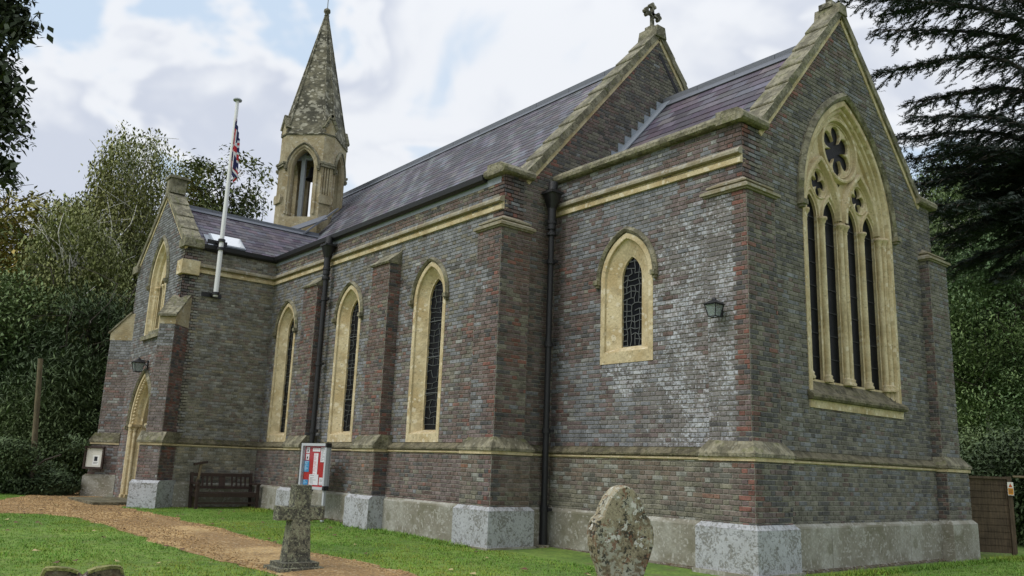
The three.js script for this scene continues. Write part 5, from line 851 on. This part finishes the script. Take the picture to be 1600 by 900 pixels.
// left woods
tree('birch_tree', 'tall drooping birch rising behind the transept gable', 'tree', at(160, 40), { h: 16.4, r0: 0.24, lean: [0.2, 0.3], blobs: [[0.2, 13.5, 0.3, 2.0, 2.1, 2.0], [-0.3, 10.6, 0.6, 2.5, 2.2, 2.5], [0.1, 6.4, 0.1, 2.9, 3.8, 2.9]], n: 2700, geo: CL.birch, cols: G.birch, seed: 801, bark: M.birch, limbs: 26, fol: { gap: 0.42, f: 0.4 } });
tree('birch_tree', 'full drooping birch with pale trunk left of the transept', 'tree', at(92, 37), { h: 11.4, r0: 0.2, lean: [0.3, 0.5], blobs: [[0.3, 9.0, 0.4, 2.0, 1.9, 2.0], [0.2, 5, 0.2, 2.8, 3.6, 2.8]], n: 2800, geo: CL.birch, cols: [[0.07, 0.084, 0.03], [0.1, 0.112, 0.038], [0.135, 0.135, 0.045]], seed: 803, bark: M.birch, limbs: 20, fol: { gap: 0.4, f: 0.38 } });
tree('oak_tree', 'autumn tinted oak with yellow brown leaves at the left edge', 'tree', at(-6, 46), { h: 14, r0: 0.4, blobs: [[0, 10.6, 0, 4.6, 2.7, 4.6], [1.5, 7.6, 2, 4.2, 3.2, 4.2], [-2, 5, -1, 4.6, 3.6, 4.6]], n: 3000, geo: CL.oak, cols: G.oak, seed: 805, limbs: 22, fol: { gap: 0.44, f: 0.4 } });
tree('oak_tree', 'dull green oak standing behind the transept roof ridge', 'tree', at(302, 50), { h: 18.6, r0: 0.4, blobs: [[0, 16.6, 0, 2.9, 2.6, 2.9], [0.5, 12.4, 0.8, 3.8, 3, 3.8], [-1.5, 11, -1.5, 3, 3, 3], [0, 7, 0, 4.6, 4, 4.6]], n: 3000, geo: CL.oak, cols: [[0.06, 0.07, 0.022], [0.09, 0.1, 0.028], [0.13, 0.125, 0.035], [0.2, 0.14, 0.04]], seed: 807, limbs: 20, fol: { gap: 0.42, f: 0.5 } });
tree('broadleaf_tree', 'dense dark tree filling the left edge below the oak', 'tree', at(-20, 37), { h: 8, r0: 0.3, blobs: [[0, 5.2, 0, 3.8, 2.6, 3.8], [0, 2.8, 0, 4.2, 2.6, 4.2]], n: 3400, geo: CL.fine, cols: G.mid, seed: 809, limbs: 14, fol: { gap: 0.4, f: 0.36, size: 1.2 } });
tree('conifer_tree', 'dark conifer in shade just left of the transept wall', 'tree', at(112, 34), { h: 7.5, r0: 0.2, blobs: [[0, 2.6, 0, 2.8, 2.8, 2.8], [0, 5, 0, 1.9, 2.2, 1.9]], n: 3000, geo: CL.fir, cols: G.dark, seed: 811, limbs: 10, fol: { gap: 0.4, f: 0.4 } });
[[40, 36, 3.4], [78, 33, 2.3], [120, 34.5, 3.0], [152, 33, 2.2], [-15, 36, 3], [66, 29, 1.7]].forEach(([px, d, s], i) => { const t = thing('evergreen_shrub', ['dark evergreen shrub behind the leaning pole at the wood edge', 'low dark shrub right of the leaning pole', 'broad dark shrub between pole and transept', 'dark shrub close against the transept corner', 'dark shrub at the far left edge', 'low dark shrub hiding the foot of the leaning pole'][i], 'shrub', at(px, d)); part('stem', boxUV(joined([0, 1, 2].map((k) => tube([V3(0, -0.1, 0), V3(0.2 * (k - 1), 0.8, 0.2), V3(0.7 * (k - 1), s * 0.7, 0.4 * (1 - k))], 0.06, 0.02, 4, 5))), 1), M.bark, t); foliage(t, [[0, s * 0.45, 0, s * 0.75, s * 0.62, s * 0.75], [0.6, s * 0.75, 0.3, s * 0.4, s * 0.45, s * 0.4]], 1900, CL.fine, G.dark, 820 + i, { gap: 0.4, f: 0.9, size: 0.7 }); });
// right woods behind the chancel
tree('birch_tree', 'slender pale birch among green woods right of the church', 'tree', at(1545, 40), { h: 17, r0: 0.17, blobs: [[0, 12, 0, 3, 4, 3], [0, 7.5, 0, 3, 3, 3]], n: 2600, geo: CL.birch, cols: G.mid, seed: 831, bark: M.birch, limbs: 14, fol: { gap: 0.42 } });
tree('birch_tree', 'second birch with a whitish trunk at the right edge', 'tree', at(1592, 44), { h: 18, r0: 0.18, blobs: [[0, 12, 0, 4, 4.5, 4], [0, 7, 0, 3.5, 3.4, 3.5]], n: 2800, geo: CL.fine, cols: G.bright, seed: 833, bark: M.birch, limbs: 14, fol: { gap: 0.38 } });
tree('broadleaf_tree', 'dark green tree just beyond the north east buttress', 'tree', at(1500, 48), { h: 16, r0: 0.3, blobs: [[0, 10, 0, 5, 5, 5], [0, 5, 0, 5, 4.6, 5]], n: 4200, geo: CL.fine, cols: G.mid, seed: 835, limbs: 16, fol: { gap: 0.4, f: 0.36, size: 1.2 } });
tree('broadleaf_tree', 'bright leafed tree beyond the gate at the right', 'tree', at(1625, 38), { h: 13, r0: 0.25, blobs: [[0, 8, 0, 4, 4, 4], [0, 4, 0, 4.4, 3.4, 4.4]], n: 4200, geo: CL.fine, cols: G.bright, seed: 837, limbs: 14, fol: { gap: 0.42, f: 0.4 } });
[[1535, 31, 2.8], [1580, 29, 2.4], [1620, 27, 2.6]].forEach(([px, d, s], i) => { const t = thing('hedge_shrub', ['dark shrub rising behind the fence panel', 'dark shrub seen through the gate', 'dark shrub at the right edge by the gate'][i], 'shrub', at(px, d)); part('stem', boxUV(joined([0, 1, 2].map((k) => tube([V3(0, -0.1, 0), V3(0.2 * (k - 1), 0.8, 0.2), V3(0.7 * (k - 1), s * 0.7, 0.4 * (1 - k))], 0.06, 0.02, 4, 5))), 1), M.bark, t); foliage(t, [[0, s * 0.5, 0, s * 0.8, s * 0.62, s * 0.8]], 1700, CL.fine, G.dark, 840 + i, { gap: 0.28, size: 0.9 }); });
{ // the far wood reads as one mass
  const r = rng(851), bl = []; for (let i = 0; i < 16; i++) { const px = i < 9 ? -260 + i * 95 : 1420 + (i - 9) * 90, d = 62 + 8 * r(), [x, z] = spot(px, d), h = (i < 9 ? 7.5 : 12) + 3.5 * r(); bl.push([x, h * 0.5, z, 5.5, h * 0.55, 5.5]); }
  const im = foliage(scene, bl, 9000, CL.big, [[0.036, 0.052, 0.02], [0.05, 0.068, 0.024], [0.064, 0.084, 0.028]], 853, { gap: 0.25, size: 1.3, shell: 0.2, name: 'woodland' }); tag(im, 'dark wood standing behind the churchyard trees', 'woodland', null, 'stuff');
}
{ // near oak: only its overhanging branch shows at the upper left
  const [x, z] = spot(-330, 13), t = thing('overhanging_oak', 'dark leafy branch of a near oak hanging in at the upper left corner', 'tree', [x, 0, z]), q = (px, py, d) => { const v = DIR(px, py); const s = d / Math.hypot(v.x, v.z); return V3(v.x * s + camera.position.x - x, v.y * s + 1.5, v.z * s + camera.position.z - z); };
  part('trunk', boxUV(tube([V3(0, -0.3, 0), V3(0.1, 4, 0), V3(0, 9, 0.2)], 0.4, 0.2, 8, 9), 1.5), M.bark, t);
  const B = [[q(-330, 300, 13), q(-120, 120, 13), q(10, 60, 13)], [q(-330, 250, 13), q(-100, 170, 13.2), q(12, 190, 13.2)], [q(-330, 200, 13), q(-110, -60, 12.8), q(20, -10, 12.8)], [q(-120, 180, 13), q(-50, 240, 13), q(2, 275, 13)]];
  part('limb', boxUV(joined(B.map((b) => tube(b, 0.09, 0.012, 10, 6))), 1), M.bark, t);
  const bl = [[18, 40, 0.36], [5, 20, 0.45], [-30, 60, 0.6], [30, 44, 0.16], [5, 140, 0.3], [-25, 200, 0.5], [12, 215, 0.24], [-14, 265, 0.36], [-60, 120, 0.7], [2, 280, 0.16], [0, -20, 0.4], [14, 160, 0.17]].map(([px, py, s]) => { const v = q(px, py, 13); return [v.x, v.y, v.z, s, s, s]; });
  foliage(t, bl, 620, CL.near, [[0.016, 0.023, 0.01], [0.024, 0.032, 0.013], [0.03, 0.039, 0.015]], 866, { gap: 0.3, f: 1.6, shell: 0.1, size: 0.85 });
}
{ // cedar right of the church: tiers of flat boughs hung with needle sprays
  const [x, z] = spot(1760, 23), t = thing('cedar_tree', 'great dark cedar sweeping level boughs over the right of the picture', 'tree', [x, 0, z]), r = rng(871);
  const q = (px, py, d) => { const v = DIR(px, py), s = d / Math.hypot(v.x, v.z); return V3(v.x * s + camera.position.x - x, v.y * s + 1.5, v.z * s + camera.position.z - z); };
  part('trunk', boxUV(tube([V3(0, -0.3, 0), V3(0.1, 7, 0), V3(-0.1, 14, 0.1), V3(0, 20, 0)], 0.75, 0.25, 16, 12), 1.5), M.bark, t);
  const boughs = [[[1760, 60], [1560, 20], [1318, -6]], [[1760, -40], [1600, -60], [1420, -20]], [[1760, 40], [1560, -10], [1385, 22]], [[1760, 120], [1580, 60], [1372, 46]], [[1760, 190], [1560, 92], [1356, 118]], [[1760, 230], [1590, 140], [1425, 160]], [[1760, 260], [1580, 190], [1432, 182]], [[1760, 280], [1570, 210], [1402, 214]], [[1760, 300], [1570, 240], [1420, 248]], [[1760, 330], [1580, 270], [1428, 290]], [[1760, 350], [1580, 300], [1455, 335]], [[1760, 360], [1600, 330], [1490, 385]], [[1760, 220], [1660, 230], [1520, 290]], [[1760, 300], [1620, 270], [1450, 262]], [[1760, 330], [1640, 320], [1470, 320]], [[1760, 250], [1640, 240], [1470, 226]], [[1760, 380], [1640, 370], [1500, 415]], [[1760, 340], [1620, 330], [1455, 372]], [[1760, 300], [1660, 300], [1540, 350]], [[1760, 390], [1680, 390], [1560, 430]]];
  const limb = [], mats = [], cc = [];
  for (const [bi, b] of boughs.entries()) {
    const d0 = 20.5 + 4.5 * r(), P = [V3(0, q(b[0][0], b[0][1], 23).y, 0), q(b[1][0], b[1][1], mix(23, d0, 0.5)), q(b[2][0], b[2][1], d0)], cv = new THREE.CatmullRomCurve3(P); limb.push(tube(P, 0.09, 0.01, 14, 6));
    const dir = P[2].clone().sub(P[0]).setY(0).normalize(), sd = V3(-dir.z, 0, dir.x), n = 17;
    for (let i = 2; i <= n; i++) for (const e of [-1, 1]) {
      const u = i / n, a = cv.getPointAt(u), len = (0.35 + 1.15 * (1 - u)) * (0.6 + 0.7 * r()), w = dir.clone().multiplyScalar(0.6 + 0.3 * r()).addScaledVector(sd, e * (0.5 + 0.6 * r())).normalize(), tip = a.clone().addScaledVector(w, len); tip.y += -0.1 - 0.45 * len * r(); const m = a.clone().lerp(tip, 0.5); m.y += 0.05; limb.push(tube([a, m, tip], 0.025, 0.006, 4, 4));
      const c2 = new THREE.CatmullRomCurve3([a, m, tip]), k = Math.ceil(len / 0.115);
      for (let j = 0; j <= k; j++) for (let s = 0; s < 2; s++) { const p = c2.getPointAt(j / k).add(V3((r() - 0.5) * 0.24, (r() - 0.6) * 0.2, (r() - 0.5) * 0.24)); const yaw = Math.atan2(-w.z, w.x) + (r() - 0.5) * 1.8, sc = 0.7 + 0.6 * r(); mats.push(new THREE.Matrix4().compose(p, new THREE.Quaternion().setFromEuler(new THREE.Euler((r() - 0.5) * 0.8, yaw, -0.25 + (r() - 0.5) * 0.7, 'YXZ')), V3(sc, sc, sc))); const v = 0.7 + 0.7 * r(); cc.push([0.022 * v, 0.036 * v, 0.026 * v]); }
    }
    for (let j = 0; j < 60; j++) { const u = 0.3 + 0.7 * r(), p = cv.getPointAt(u).add(V3((r() - 0.5) * 0.2, (r() - 0.6) * 0.16, (r() - 0.5) * 0.2)), sc = 0.7 + 0.5 * r(); mats.push(new THREE.Matrix4().compose(p, new THREE.Quaternion().setFromEuler(new THREE.Euler((r() - 0.5), Math.atan2(-dir.z, dir.x) + (r() - 0.5) * 1.4, -0.3 * r(), 'YXZ')), V3(sc, sc, sc))); const v = 0.7 + 0.6 * r(); cc.push([0.022 * v, 0.036 * v, 0.026 * v]); }
  }
  part('limb', boxUV(joined(limb), 1.5), M.bark, t).userData.kind = 'stuff';
  const sp = []; const r2 = rng(873); for (let i = 0; i < 22; i++) { const a = (r2() - 0.5) * 2.6, l = 0.05 + 0.065 * r2(), x0 = -0.14 + 0.24 * i / 22, el = (r2() - 0.5) * 1.4; sp.push([x0, 0, 0, x0 + Math.cos(a) * l, Math.sin(el) * l * 0.8, Math.sin(a) * l]); }
  const P = []; for (const s of sp) { const d = V3(s[3] - s[0], s[4], s[5]), w = d.clone().cross(V3(0.2, 1, 0.1)).normalize().multiplyScalar(0.011); P.push(s[0] - w.x, s[1] - w.y, s[2] - w.z, s[0] + w.x, s[1] + w.y, s[2] + w.z, s[3], s[4], s[5]); }
  const g = new THREE.BufferGeometry(); g.setAttribute('position', new THREE.BufferAttribute(new Float32Array(P), 3)); g.computeVertexNormals();
  const im = new THREE.InstancedMesh(g, leafMat, mats.length), col = new THREE.Color(); mats.forEach((m, i) => { im.setMatrixAt(i, m); im.setColorAt(i, col.setRGB(...cc[i])); }); im.name = 'needles'; im.userData.kind = 'stuff'; t.add(im);
}
renderer.render(scene, camera);
